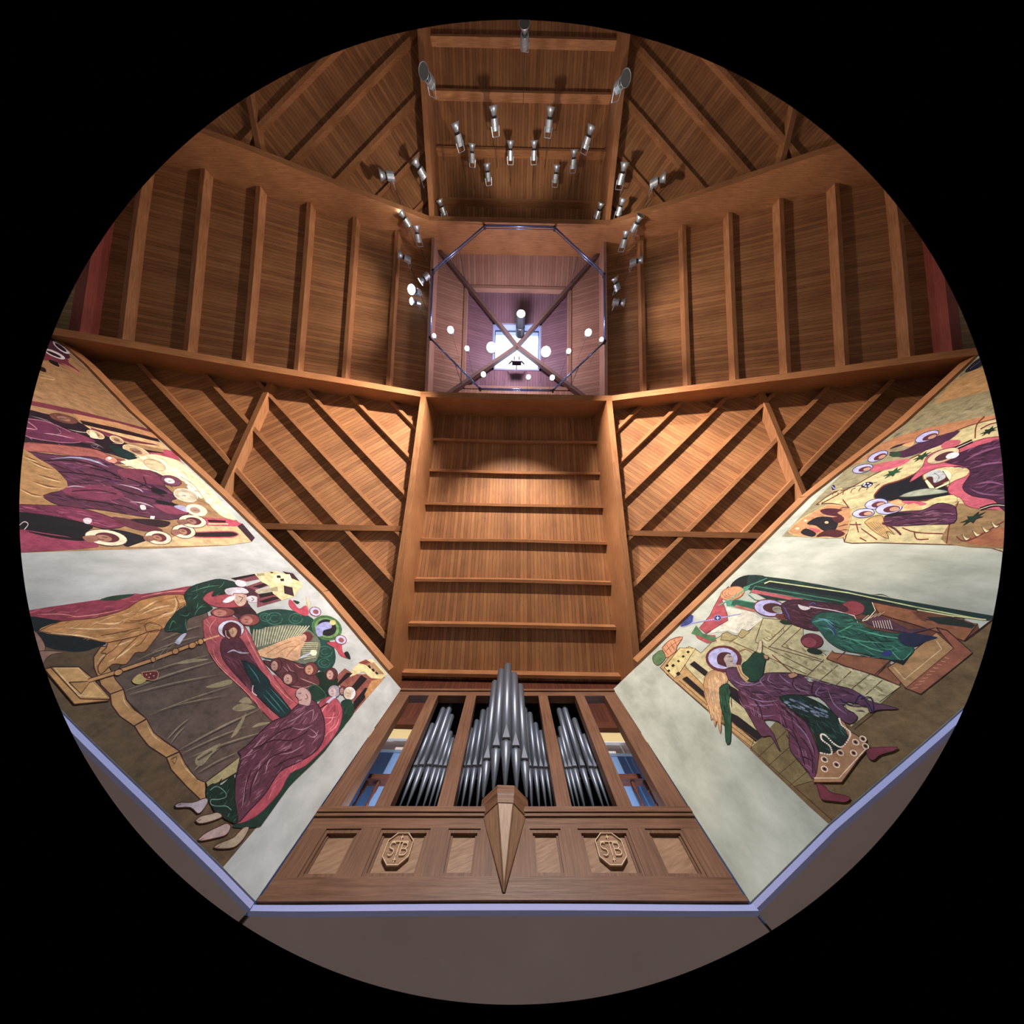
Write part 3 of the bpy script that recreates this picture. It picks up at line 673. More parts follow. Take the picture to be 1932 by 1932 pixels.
for side, (pL, pR, pT, pB), lab in ((0, ((723, 1607), (779, 1607), (757, 1577), (743.5, 1640)), 'octagonal carved monogram plaque with crosses on the left base panel'),
                                  (1, ((1123, 1607), (1181.5, 1607), (1143, 1577), (1157, 1640)), 'octagonal carved monogram plaque with crosses on the right base panel')):
    uc = (uz(*pL, .05)[0] + uz(*pR, .05)[0]) / 2; hw = (uz(*pR, .05)[0] - uz(*pL, .05)[0]) / 2 * .88
    zt_, zb_ = uz(*pT, .05)[1], uz(*pB, .05)[1]; zc_ = (zt_ + zb_) / 2; hh = (zt_ - zb_) / 2
    def f(a, b, d): return Q(uc + a * hw, zc_ + b * hh, d)
    pl = empty('monogram_plaque', Q(uc, zc_, .05), lab, 'plaque', 'carved plaques')
    oc = [(-.42, 1), (.42, 1), (1, .5), (1, -.5), (.42, -1), (-.42, -1), (-1, -.5), (-1, .5)]
    build('plaque_board', *prism([f(a, b, .05) for a, b in oc], (0, -.022, 0)), OAKL, pl)
    build('plaque_rim', *rib3([(a * .97, b * .97) for a, b in oc], .05, f, .024, .01, True), EMB, pl)
    w_ = .05
    build('letter_s', *rib3(arc(-.48, .17, .2, .2, 40, 270, 10) + arc(-.48, -.23, .2, .2, 90, -140, 10)[1:], w_, f, .03, .012), EMB, pl)
    build('letter_t', *merge(rib3([(0, .38), (0, -.45)], w_, f, .03, .012), rib3([(-.62, .42), (.62, .42)], w_, f, .03, .012), rib3([(-.62, .42), (-.62, .32)], .05, f, .03, .012), rib3([(.62, .42), (.62, .32)], .05, f, .03, .012)), EMB, pl)
    build('letter_b', *merge(rib3([(.24, .36), (.24, -.42)], w_, f, .03, .012), rib3([(.24, .34)] + arc(.48, .16, .18, .18, 90, -90, 8) + [(.24, -.02)], w_, f, .03, .0125), rib3([(.24, -.02)] + arc(.5, -.21, .21, .19, 90, -90, 8) + [(.24, -.4)], w_, f, .03, .013)), EMB, pl)
    for cyy in (.68, -.68):
        build('cross', *merge(rib3([(0, cyy + .17), (0, cyy - .17)], .045, f, .03, .012), rib3([(-.11, cyy + .02), (.11, cyy + .02)], .045, f, .03, .0125)), EMB, pl)

# ---- loft room behind the case
YB = 13.15
def zb_(y): return (on(700, y, (0, 1, 0), YB).z + on(1185, y, (0, 1, 0), YB).z) / 2
z1_, z2_, z3_, z4_ = zb_(1423), zb_(1401), zb_(1378), zb_(1366)
struct('wall_loft', box(-3.4, YB, 4.3, 3.4, YB + .1, z1_), BLUE)
struct('trim_4', box(-3.4, YB - .06, z1_, 3.4, YB + .1, z2_), WHITE)
struct('wall_loft_upper', box(-3.4, YB, z2_, 3.4, YB + .1, z3_), YELL)
struct('trim_5', box(-3.4, YB - .1, z3_, 3.4, YB + .1, z4_), DARKW, (1, 0, 0))
struct('wall_loft_gable', box(-3.4, YB + .02, z4_, 3.4, YB + .1, 10.0), DARKP, (0, 0, 1))
struct('floor_loft', box(-2.9, 12.3, 4.19, 2.7, 13.15, 4.25), OAK)
for (a, b), sd in ((op[0], 'left'), (op[4], 'right')):
    dz = .95
    bl = empty('balustrade', Q((a + b) / 2, ZS, .5), 'dark wooden balustrade in the outer opening %s of the pipes' % sd, 'balustrade', 'loft balustrades')
    zr_ = O(690 if sd == 'left' else 1215, 1467, .5).z
    build('handrail', *slab(rect(a - .12, zr_ - .08, b + .12, zr_), .44, .56), DARKW, bl, axis=(1, 0, 0))
    build('bottom_rail', *slab(rect(a - .12, ZS - .02, b + .12, ZS + .05), .44, .56), DARKW, bl, axis=(1, 0, 0))
    for qx in ((673, 1510), (697, 1510)) if sd == 'left' else ((1204, 1500), (1229, 1500)):
        u = O(qx[0], qx[1], .5).x
        build('baluster', *lathe(Q(u, ZS + .04, .5), Q(u, zr_ - .07, .5), [(0, .03), (.1, .03), (.12, .014), (.16, .026), (.2, .014), (.38, .034), (.5, .02), (.56, .014), (.6, .026), (.64, .014), (.8, .02), (.82, .03), (1, .03)], 10), DARKW, bl, smooth=False)
for sx, l in ((-1, 'left'), (1, 'right')):
    lamp('loft_light', (sx * 1.9, 12.6, 5.2), 30, (0.75, 0.86, 1.0), .15)
# ================================================================= painted murals
def paint_mat():
    m = bpy.data.materials.new('mural_paint'); m.use_nodes = True; nt = m.node_tree; L = nt.links.new
    b = nt.nodes['Principled BSDF']; b.inputs['Roughness'].default_value = 0.75; b.inputs['Specular IOR Level'].default_value = 0.2
    at = nd(nt, 'ShaderNodeAttribute', attribute_name='Pigment')
    tc = nd(nt, 'ShaderNodeTexCoord'); n = nd(nt, 'ShaderNodeTexNoise'); n.inputs['Scale'].default_value = 7; n.inputs['Detail'].default_value = 10; n.inputs['Roughness'].default_value = .78
    L(tc.outputs['Object'], n.inputs['Vector'])
    r = nd(nt, 'ShaderNodeMapRange'); L(n.outputs[0], r.inputs[0]); r.inputs[1].default_value = .3; r.inputs[2].default_value = .7; r.inputs[3].default_value = .5; r.inputs[4].default_value = 1.45
    x = nd(nt, 'ShaderNodeMix', data_type='RGBA', blend_type='MULTIPLY'); x.inputs[0].default_value = 1
    L(at.outputs['Color'], x.inputs[6]); L(r.outputs[0], x.inputs[7]); L(x.outputs[2], b.inputs['Base Color'])
    return m
PAINT = paint_mat()
def lin(h):
    out = []
    for i in (0, 2, 4):
        c = int(h[i:i + 2], 16) / 255; out.append((c / 12.92 if c <= .04045 else ((c + .055) / 1.055) ** 2.4) * PGAIN)
    g = .3 * out[0] + .5 * out[1] + .2 * out[2]
    return [c * .86 + g * .14 for c in out]
PGAIN = 0.95
def cat(pts, closed=True, n=3):
    P_ = [Vector(p) for p in pts]; N = len(P_); out = []
    for i in range(N if closed else N - 1):
        p0 = P_[(i - 1) % N] if closed or i > 0 else P_[i]; p1 = P_[i]; p2 = P_[(i + 1) % N]
        p3 = P_[(i + 2) % N] if closed or i + 2 < N else p2
        for k in range(n):
            t = k / n
            out.append(0.5 * ((2 * p1) + (p2 - p0) * t + (2 * p0 - 5 * p1 + 4 * p2 - p3) * t * t + (3 * p1 - p0 - 3 * p2 + p3) * t ** 3))
    if not closed: out.append(P_[-1])
    return out
class Mural:
    def __init__(s, side, ox, oy, sc=4.0):
        s.f = PL if side < 0 else PR; s.inw = -(OUTL if side < 0 else OUTR); s.ox, s.oy, s.sc = ox, oy, sc
        s.V, s.F, s.C, s.k = [], [], [], 0
    def put(s, poly, tris, col):
        s.k += 1; d = 0.002 + s.k * 0.000012; b = len(s.V)
        for p in poly: s.V.append(s.f(s.ox + p[0] / s.sc, s.oy + p[1] / s.sc) + s.inw * d)
        for t in tris: s.F.append([b + i for i in t]); s.C.append(lin(col))
    def fill(s, col, pts, smooth=True, line=None, lw=5):
        q = cat(pts) if smooth else [Vector(p) for p in pts]
        s.put(q, tessellate_polygon([[Vector((p.x, p.y, 0)) for p in q]]), col)
        if line: s.stroke(line, list(pts) + [pts[0]], lw, smooth)
    def stroke(s, col, pts, w=5, smooth=True, taper=False):
        q = cat(pts, False, 3) if smooth and len(pts) > 2 else [Vector(p) for p in pts]
        L_, R_ = ribbon([(p.x, p.y) for p in q], w)
        if taper:
            m_ = len(q)
            for i in range(m_):
                f_ = max(.08, math.sin(math.pi * i / (m_ - 1))); L_[i] = q[i].xy + (L_[i] - q[i].xy) * f_; R_[i] = q[i].xy + (R_[i] - q[i].xy) * f_
        n_ = len(L_); s.put(L_ + R_, [[i, i + 1, n_ + i + 1, n_ + i] for i in range(n_ - 1)], col)
    def ell(s, col, x, y, rx, ry, rot=0, line=None, lw=5, n=20):
        r_ = math.radians(rot); pts = [(x + rx * math.cos(a) * math.cos(r_) - ry * math.sin(a) * math.sin(r_), y + rx * math.cos(a) * math.sin(r_) + ry * math.sin(a) * math.cos(r_)) for a in [2 * math.pi * i / n for i in range(n)]]
        s.put([Vector(p) for p in pts], [list(range(n))], col)
        if line: s.stroke(line, pts + pts[:2], lw, False)
    def folds(s, pts, n, ang, ln, cols, w=7, spread=22, seed=3):
        """brush strokes laid inside a painted shape"""
        rr = random.Random(seed); q = cat(pts); xs = [p.x for p in q]; ys = [p.y for p in q]
        def inside(x, y):
            c = False
            for i in range(len(q)):
                a, b = q[i], q[i - 1]
                if (a.y > y) != (b.y > y) and x < (b.x - a.x) * (y - a.y) / (b.y - a.y) + a.x: c = not c
            return c
        k = t = 0
        while k < n and t < n * 12:
            t += 1; x, y = rr.uniform(min(xs), max(xs)), rr.uniform(min(ys), max(ys))
            a = math.radians(ang + rr.uniform(-spread, spread)); l_ = ln * rr.uniform(.5, 1.2); dx, dy = math.cos(a) * l_, math.sin(a) * l_
            if not (inside(x, y) and inside(x + dx, y + dy) and inside(x + dx / 2, y + dy / 2)): continue
            b_ = rr.uniform(-.12, .12) * l_
            s.stroke(rr.choice(cols), [(x, y), (x + dx / 2 - dy / l_ * b_, y + dy / 2 + dx / l_ * b_), (x + dx, y + dy)], w * rr.uniform(.5, 1.3), taper=True); k += 1
    def halo(s, x, y, rx, ry, rot=0, c='a9a9dc', inner='5a2a30', k=.62, line='4a2028', face='b08c78', fx=.15, fy=.1):
        s.ell(c, x, y, rx, ry, rot, line, 6)
        s.ell(inner, x + rx * .1, y + ry * .05, rx * k, ry * k, rot)
        s.ell(face, x + rx * fx + rx * .1, y + ry * fy, rx * k * .55, ry * k * .62, rot)
        s.stroke('3a1a1c', [(x + rx * (fx), y - ry * .1), (x + rx * (fx + .16), y + ry * .1)], 4)
        s.stroke('3a1a1c', [(x + rx * (fx + .1), y + ry * .25), (x + rx * (fx + .24), y + ry * .22)], 3)
    def done(s, label):
        V = [Vector(v) for v in s.V]; org = centre(V)
        me = bpy.data.meshes.new('mural'); me.from_pydata([v - org for v in V], [], s.F)
        me.materials.append(PAINT)
        at = me.color_attributes.new('Pigment', 'FLOAT_COLOR', 'CORNER')
        for p, c in zip(me.polygons, s.C):
            for li in p.loop_indices: at.data[li].color = (*c, 1)
        # all faces look into the room
        inw = s.inw; bm = bmesh.new(); bm.from_mesh(me)
        for f in bm.faces:
            f.normal_update()
            if f.normal.dot(inw) < 0: f.normal_flip()
        bm.to_mesh(me); bm.free()
        o = bpy.data.objects.new('mural', me); o.location = org; link(o)
        return tag(o, label, 'mural', 'wall paintings')
def P_(d): return lambda *a: [(x + d[0], y + d[1]) for x, y in a]
DK, LN = '241018', '3c1618'

# ---- left wall, panel beside the organ: mourners round a shrouded bier
M = Mural(-1, 40, 1060); A = P_((0, 0)); B = P_((1040, 0)); Cc = P_((640, 560))
M.fill('5b4730', A((-190, 480), (60, 480), (640, 640), (1000, 1000), (1400, 1700)) + Cc((1140, 1440)) + A((1524, 2304), (1040, 1832), (312, 1124), (-60, 762), (-190, 640)), False)
for i in range(60):
    x = random.uniform(300, 1400); y = x * .98 + random.uniform(480, 760); M.stroke(random.choice(['4a3826', '6b5439', '3f3226']), [(x, y), (x + random.uniform(40, 110), y - random.uniform(-30, 30))], 7, taper=True)
M.fill('8e3148', A((30, 372), (600, 285), (1000, 232), (1310, 180), (1250, 250), (1000, 268), (780, 365), (520, 432), (300, 446), (30, 412)))
M.folds(A((30, 372), (600, 285), (1310, 180), (1000, 268), (520, 432), (30, 412)), 26, -10, 140, ['7a2840', '9c3c52', 'b05060'], 8, 8)
M.fill('26402f', A((590, 290), (690, 258), (860, 245), (720, 292)))
for p in (((350, 420), (560, 400), (780, 355)), ((900, 270), (1050, 235), (1250, 215)), ((1000, 250), (1120, 225), (1240, 222)), ((120, 400), (300, 396), (440, 420))): M.stroke('d98a80', p, 7, taper=True)
M.fill('0d1b20', A((30, 412), (300, 446), (400, 446), (240, 480), (130, 530), (30, 500)))
M.fill('0d1b20', A((115, 535), (300, 560), (450, 572), (640, 612), (560, 650), (430, 682), (190, 645)))
M.fill('8d6a5c', A((20, 470), (120, 540), (180, 640), (150, 690), (60, 620)), line=LN)
M.fill('8d6a5c', A((90, 680), (200, 672), (330, 684), (230, 700), (180, 745), (150, 800), (110, 740)), line=LN)
for v in (((548, 800), (545, 720), (600, 640), (660, 640), (640, 760), (700, 860), (770, 962), (670, 1000), (600, 930)), ((670, 1000), (770, 965), (790, 1040), (850, 1115), (942, 1185), (850, 1240), (740, 1165), (680, 1080)),
          ((852, 1240), (945, 1190), (1000, 1290), (1080, 1355), (1190, 1432), (1093, 1478), (960, 1392), (895, 1310)), ((1095, 1480), (1190, 1438), (1240, 1530), (1390, 1670), (1392, 1790), (1350, 1795), (1250, 1700), (1130, 1570))):
    M.fill('b3834c', v, False, line=LN, lw=9); M.stroke('d8b47a', [((a[0] * .8 + v[-2][0] * .2), (a[1] * .8 + v[-2][1] * .2)) for a in v[1:4]], 8, taper=True)
M.fill('5f4d45', A((740, 800), (880, 640), (1040, 480), (1250, 400), (1400, 380), (1430, 600), (1560, 790), (1720, 960), (1960, 1215), (1780, 1395), (1640, 1500), (1390, 1668), (1240, 1530), (1192, 1432), (1080, 1350), (1000, 1290), (945, 1190), (860, 1110), (795, 1040), (770, 962), (700, 870)), line=LN, lw=7)
for a, b_, w_ in (((780, 975), (1470, 745), 12), ((800, 1005), (1500, 850), 9), ((830, 880), (1430, 700), 8), ((960, 1160), (1600, 930), 8), ((1000, 1130), (1540, 1010), 7), ((1190, 1420), (1800, 1110), 14), ((1210, 1450), (1700, 1240), 10),
                  ((1260, 1480), (1840, 1280), 12), ((1300, 1580), (1500, 1400), 12), ((1320, 1600), (1630, 1440), 10), ((1040, 600), (1360, 480), 8), ((980, 680), (1350, 560), 8), ((880, 740), (1150, 640), 7), ((1100, 1340), (1270, 1180), 12), ((1120, 1380), (1240, 1240), 8)):
    M.stroke('8f8168', [a, ((a[0] + b_[0]) / 2, (a[1] + b_[1]) / 2 - 12), b_], w_, taper=True); M.stroke('3e302c', [(a[0], a[1] + 16), ((a[0] + b_[0]) / 2, (a[1] + b_[1]) / 2 + 6), (b_[0], b_[1] + 14)], w_ * .8, taper=True)
for v in (((1180, 772), (1250, 738), (1420, 735), (1300, 760)), ((1390, 945), (1560, 890), (1590, 920), (1480, 950)), ((1590, 1110), (1660, 1070), (1770, 1100), (1650, 1130)), ((1640, 1060), (1700, 1020), (1740, 1070)), ((1740, 1250), (1800, 1215), (1880, 1215), (1780, 1245)),
          ((1310, 1520), (1340, 1460), (1500, 1370), (1440, 1450), (1360, 1540)), ((1580, 1330), (1640, 1220), (1700, 1140), (1640, 1280))): M.fill('948868', v)
M.stroke('5f4d45', A((1330, 1500), (1440, 1430)), 16)
M.fill('b98246', A((128, 527), (300, 452), (560, 425), (780, 362), (880, 300), (960, 275), (1100, 250), (1240, 255), (1245, 330), (1180, 420), (1080, 500), (990, 540), (880, 560), (760, 592), (650, 612), (450, 572)), line='5a2c18', lw=6)
M.folds(A((128, 527), (300, 452), (560, 425), (780, 362), (880, 300), (1240, 255), (1245, 330), (1080, 500), (880, 560), (650, 612)), 70, -14, 150, ['a8743e', 'c99458', '94602e', 'd6a870'], 9)
M.fill('b98246', A((650, 612), (760, 590), (880, 560), (960, 530), (1050, 520), (990, 610), (930, 682), (860, 690), (790, 775), (690, 775), (600, 850), (578, 790), (640, 700), (600, 690), (640, 650)), line='5a2c18', lw=8)
for p in (((560, 465), (700, 470), (760, 450)), ((330, 500), (560, 510), (700, 500)), ((880, 380), (960, 330), (1030, 290)), ((900, 400), (1020, 350), (1130, 330)), ((220, 540), (440, 560), (600, 590)), ((1160, 270), (1170, 330), (1140, 390)), ((700, 640), (760, 620), (840, 590)), ((650, 760), (760, 700), (880, 600)), ((1040, 400), (1120, 390), (1200, 350))): M.stroke('e6c28c', p, 12, taper=True)
for p in (((760, 592), (700, 660), (640, 700)), ((900, 545), (800, 640), (700, 740)), ((960, 535), (900, 620), (860, 640)), ((1160, 260), (1190, 330), (1150, 400)), ((820, 450), (960, 430), (1100, 380)), ((600, 560), (760, 530), (900, 500)), ((930, 480), (970, 460), (1060, 490), (1030, 525), (950, 530), (930, 480))): M.stroke('6e3c1e', p, 6)
M.fill('4a2634', A((1570, 150), (1640, 170), (1740, 200), (1800, 250), (1790, 300), (1710, 300), (1740, 350), (1800, 440), (1700, 480), (1600, 400), (1480, 350), (1560, 300)))
M.fill('123229', A((1225, 255), (1280, 190), (1400, 150), (1500, 132), (1620, 165), (1560, 230), (1480, 250), (1420, 270), (1400, 320), (1445, 352), (1380, 390), (1262, 430), (1245, 480), (1240, 540), (1150, 530), (1085, 528), (1095, 470), (1180, 370), (1245, 330)), line='0a1a18')
M.folds(A((1225, 255), (1400, 150), (1620, 165), (1400, 320), (1262, 430), (1240, 540), (1085, 528), (1180, 370)), 30, -50, 60, ['1f4a3a', '0a201c', '2f6b52'], 7, 50)
for p in (((1280, 230), (1400, 190), (1500, 180)), ((1300, 420), (1340, 350), (1400, 340)), ((1190, 400), (1250, 410), (1270, 380)), ((1240, 430), (1240, 480), (1250, 530)), ((1110, 520), (1140, 450), (1170, 470))): M.stroke('3f7a62', p, 7, taper=True)
M.fill('b9bfe0', A((1245, 545), (1215, 590), (1190, 625), (1158, 612), (1185, 575), (1220, 545)))
M.fill('a84452', A((1370, 285), (1390, 250), (1450, 222), (1440, 265), (1580, 240), (1700, 285), (1650, 340), (1520, 348), (1420, 325)), line='6a2030')
M.fill('c9c4d2', A((1535, 212), (1600, 195), (1680, 200), (1715, 235), (1640, 245), (1560, 250))); M.fill('c9a898', A((1600, 240), (1700, 250), (1690, 320), (1640, 338), (1600, 290)), line='7a2c34')
M.fill('e0dcea', A((1520, 300), (1560, 268), (1615, 255), (1600, 290), (1550, 312))); M.stroke('7a2c34', A((1640, 262), (1670, 275), (1650, 300)), 6)
M.ell('cfcbd6', 1655, 163, 44, 26, 15); M.ell('cfcbd6', 1745, 283, 46, 26, 5); M.stroke('4a2634', A((1735, 270), (1755, 285), (1735, 298)), 5)
M.fill('33181f', A((1480, 352), (1640, 345), (1740, 350), (1800, 440), (1760, 420), (1700, 415), (1620, 395), (1540, 372)))
# architecture at the top edge
for c, v in (('7d3d4c', ((1600, 130), (1780, 90), (1810, 130), (1700, 150))), ('7d3d4c', ((1690, 190), (1860, 130), (1900, 170), (1760, 215))), ('221216', ((1740, 190), (1870, 150), (1905, 155), (1800, 200))),
             ('221216', ((1580, 125), (1780, 88), (1790, 98), (1620, 140))), ('b3a88c', ((1760, 225), (1900, 190), (1940, 205), (1790, 245))), ('7d3d4c', ((1780, 250), (1900, 225), (1960, 235), (1970, 290), (1780, 345))), ('221216', ((1790, 245), (1900, 228), (1960, 240), (1800, 275))),
             ('221216', ((1790, 300), (1900, 265), (1975, 272), (1830, 312)))): M.fill(c, v, False)
M.fill('cfc693', B((720, 92), (860, 70), (950, 90), (1060, 140), (1085, 178), (1015, 265), (925, 292), (860, 240), (830, 182), (770, 150)), False)
for c, v in (('3a1e2a', ((930, 72), (1010, 88), (1062, 150), (985, 120))), ('3a1e2a', ((940, 180), (1005, 195), (1018, 262), (945, 240))), ('221216', ((885, 105), (912, 103), (920, 122), (890, 124))), ('221216', ((912, 130), (940, 128), (944, 146), (918, 148))), ('221216', ((830, 74), (865, 80), (850, 90))),
             ('e4dcb0', ((985, 95), (1010, 150), (990, 185), (930, 175), (850, 140), (880, 95))), ('221216', ((885, 105), (912, 103), (920, 122), (890, 124))), ('221216', ((912, 130), (940, 128), (944, 146), (918, 148))), ('9b9470', ((735, 90), (790, 86), (800, 105), (740, 110))), ('9b9470', ((840, 200), (890, 190), (900, 225), (850, 222)))): M.fill(c, B(*v), False)
# green mandorla with striped inside
M.fill('16403a', B((690, 530), (690, 440), (770, 378), (900, 358), (1040, 378), (1160, 430), (1250, 560), (1318, 640), (1328, 760), (1260, 835), (1180, 810), (1060, 790), (900, 750), (760, 710)))
for x, y, r_ in ((1910, 430, 60), (2070, 430, 50), (2290, 680, 55), (2285, 765, 45), (1840, 420, 40)): M.stroke('2f6b5c', arc(x, y, r_, r_ * .75, 0, 330, 12), 6); M.stroke('2f6b5c', arc(x, y, r_ * .5, r_ * .4, 30, 300, 8), 5)
M.fill('66705e', B((690, 570), (750, 515), (880, 482), (1040, 478), (1145, 525), (1212, 600), (1208, 690), (1160, 765), (1000, 765), (850, 735), (740, 700)))
for i in range(20): M.stroke('b9b898', B((715 + 22 * i, 512 - (18 if i > 3 else 0) - (10 if i > 8 else 0)), (703 + 19 * i, 655 - 5 * i)), 8, False)
for i in range(9): M.stroke('c9c29c', B((1060 + i * 4, 610 + i * 16), (1200 - i * 2, 615 + i * 13)), 5, False)
M.fill('d6a67c', B((725, 685), (850, 630), (960, 585), (1060, 560), (1105, 590), (1070, 670), (1045, 745), (900, 735), (790, 722)))
for p in (((800, 700), (900, 640), (1000, 600)), ((880, 700), (960, 650), (1040, 640)), ((960, 720), (1000, 670), (1060, 620))): M.stroke('a5683f', B(*p), 5)
M.ell('6b2a30', 2155, 568, 44, 40); M.ell('cf9f88', 2130, 575, 22, 28); M.fill('b9c6dc', B((1050, 735), (1100, 700), (1150, 690), (1110, 715))); M.ell('e6e0c0', 2205, 687, 26, 22)
M.ell('3f6a3c', 2305, 500, 118, 92, 20); M.ell('5f8a50', 2305, 500, 100, 78, 20, '2a4a2c'); M.ell('1a1820', 2305, 498, 74, 62, 20)
M.fill('8f93cc', B((1195, 560), (1180, 500), (1230, 460), (1290, 460), (1300, 500), (1240, 520), (1230, 560))); M.ell('c0b070', 2350, 460, 24, 20)
M.fill('b23a50', B((980, 288), (1010, 300), (1055, 355), (1105, 330), (1130, 380), (1110, 410), (1040, 385), (985, 340))); M.fill('1c2c28', B((1010, 290), (1060, 305), (1040, 320)))
M.fill('b23a50', B((1262, 612), (1370, 610), (1385, 680), (1440, 732), (1370, 712), (1330, 655))); M.fill('16161c', B((1395, 690), (1425, 680), (1445, 735), (1415, 725)))
for x, y in ((1178, 377), (1370, 590)): M.ell('7a2c3c', x + 1040, y, 46, 36, 15); M.ell('b5b3dc', x + 1040, y, 40, 31, 15); M.ell('8a4a4c', x + 1044, y + 2, 22, 18, 15)
for p in (((1110, 260), (1120, 320), (1130, 350)), ((1130, 270), (1150, 330)), ((1190, 320), (1160, 350)), ((1400, 560), (1470, 555)), ((1400, 600), (1500, 640)), ((1390, 540), (1440, 520))): M.stroke('d6b070', B(*p), 12, taper=True)
# right-hand buildings
M.fill('8a4a42', B((1330, 870), (1400, 805), (1470, 850), (1570, 850), (1705, 872), (1460, 1155), (1465, 1060), (1380, 970)), False)
for c, v in (('d2c58e', ((1455, 815), (1530, 745), (1610, 735), (1720, 850), (1680, 885), (1600, 880), (1540, 830), (1440, 870))), ('8a3c3c', ((1500, 765), (1560, 738), (1640, 790), (1600, 815), (1560, 780))), ('a9825c', ((1560, 770), (1620, 760), (1700, 850), (1640, 852))),
             ('1c1016', ((1330, 935), (1415, 838), (1462, 842), (1345, 945))), ('1c1016', ((1440, 960), (1525, 855), (1570, 885), (1480, 985))), ('1c1016', ((1465, 1060), (1555, 952), (1612, 955), (1462, 1140))), ('1c1016', ((1572, 790), (1585, 780), (1600, 800), (1588, 808))), ('1c1016', ((1600, 815), (1615, 805), (1628, 825), (1615, 832))), ('1c1016', ((1628, 838), (1640, 830), (1655, 846), (1642, 854))), ('b9834e', ((1600, 900), (1700, 878), (1560, 1040), (1550, 1000)))): M.fill(c, B(*v), False)
# bier mattress, reclining figure
M.fill('b04c58', B((860, 850), (960, 900), (1060, 960), (1190, 1060), (1060, 1100), (960, 1040)), False)
M.fill('b04c58', B((330, 440), (400, 405), (480, 395), (600, 440), (690, 560), (760, 720), (870, 880), (1000, 1040), (1060, 1100), (960, 1180), (870, 1215), (740, 1085), (600, 935), (440, 785), (355, 640), (335, 530)), line='6a2030')
M.folds(B((330, 440), (480, 395), (690, 560), (870, 880), (1060, 1100), (870, 1215), (600, 935), (355, 640)), 50, 55, 110, ['c0606a', '963c4a', 'd07c80'], 7, 14)
for p in (((350, 640), (450, 790), (620, 950), (760, 1090)), ((430, 430), (380, 500), (400, 560)), ((640, 500), (700, 640), (800, 820)), ((400, 640), (430, 740), (520, 840)), ((850, 900), (960, 1020), (1020, 1060)), ((660, 470), (720, 560))): M.stroke('e08a88', B(*p), 7, taper=True)
M.fill('552638', B((462, 620), (490, 575), (590, 568), (640, 620), (700, 720), (800, 880), (960, 1080), (905, 1165), (760, 1040), (620, 905), (495, 760), (462, 680)), line='351420')
M.folds(B((462, 620), (590, 568), (700, 720), (960, 1080), (905, 1165), (620, 905), (462, 680)), 30, 50, 110, ['6a3248', '401a2a', '7a4058'], 9, 12)
M.ell('7a3040', 1581, 512, 104, 74); M.ell('d0d2ea', 1581, 511, 98, 68); M.fill('55202c', B((475, 540), (490, 480), (545, 455), (610, 490), (615, 560), (560, 590), (510, 580))); M.fill('caa07e', B((520, 520), (560, 495), (590, 520), (570, 568), (540, 565)), line='7a2c28')
M.stroke('7a2c28', B((552, 512), (556, 540), (545, 548)), 4); M.stroke('d8b8b0', B((500, 520), (505, 560), (530, 580)), 6)
for p in (((510, 690), (560, 670), (600, 690)), ((570, 675), (620, 690), (680, 690)), ((590, 665), (640, 695))): M.stroke('b5abcc', B(*p), 12, taper=True)
M.fill('0e2d33', B((618, 750), (700, 772), (770, 830), (830, 900), (850, 960), (1000, 1128), (940, 1188), (895, 1165), (740, 1010), (705, 930)), line='081418')
for p in (((660, 770), (730, 860), (760, 920)), ((800, 970), (880, 1060), (950, 1150)), ((830, 950), (920, 1050), (980, 1120)), ((780, 1000), (860, 1090), (910, 1140))): M.stroke('2f7a80', B(*p), 7, taper=True)
M.stroke('d8d4e0', B((708, 935), (702, 985), (735, 1012)), 7)
# crowd of mourners
M.fill('0f2a20', B((1130, 900), (1210, 830), (1290, 860), (1350, 890), (1310, 1000), (1240, 1035), (1165, 1060), (1110, 985)))
M.fill('5c2c34', B((780, 748), (860, 755), (900, 725), (1000, 752), (1100, 790), (1200, 880), (1195, 945), (1060, 965), (960, 930), (900, 865)), line='341420')
for p in (((960, 770), (990, 820), (1020, 830)), ((1020, 770), (1060, 800), (1110, 800)), ((1060, 880), (1110, 900), (1190, 930)), ((1000, 940), (1100, 950), (1160, 930)), ((930, 790), (970, 830), (940, 850))): M.stroke('b98a8c', B(*p), 6, taper=True)
for x, y, rx, ry, hd, fc in ((880, 782, 46, 50, '5c2c34', 'b98e84'), (1145, 812, 55, 50, '6a3034', 'b9876e'), (985, 882, 58, 52, '5c2c34', 'b98e84'), (1300, 850, 45, 48, '5a2a2c', 'b98e84'), (1320, 980, 48, 48, '8f8a9c', 'b9a0a4'), (1385, 975, 26, 34, '6a3034', 'a8827c'), (1436, 995, 48, 52, 'd0cad0', 'c9b49c'), (480, 385, 90, 36, '8a4440', 'b9746a'), (680, 440, 80, 45, '8a4440', 'b9746a')):
    M.ell(hd, x + 1040, y, rx, ry, 0, '341420'); M.ell(fc, x + 1040 - rx * .25, y + ry * .12, rx * .55, ry * .72); M.stroke('4a1c20', [(x + 1040 - rx * .45, y - ry * .05), (x + 1040 - rx * .1, y - ry * .02)], 4); M.stroke('4a1c20', [(x + 1040 - rx * .4, y + ry * .4), (x + 1040 - rx * .15, y + ry * .38)], 4)
M.fill('14352a', B((1120, 960), (1180, 930), (1260, 1010), (1200, 1050), (1150, 1040)), line='2f6b4c')
M.fill('14352a', B((1370, 1060), (1440, 1040), (1468, 1100), (1460, 1160), (1330, 1315), (1110, 1562), (980, 1700), (800, 1950), (740, 2005), (560, 2010), (600, 1960), (900, 1760), (1250, 1430), (1345, 1260), (1385, 1150)))
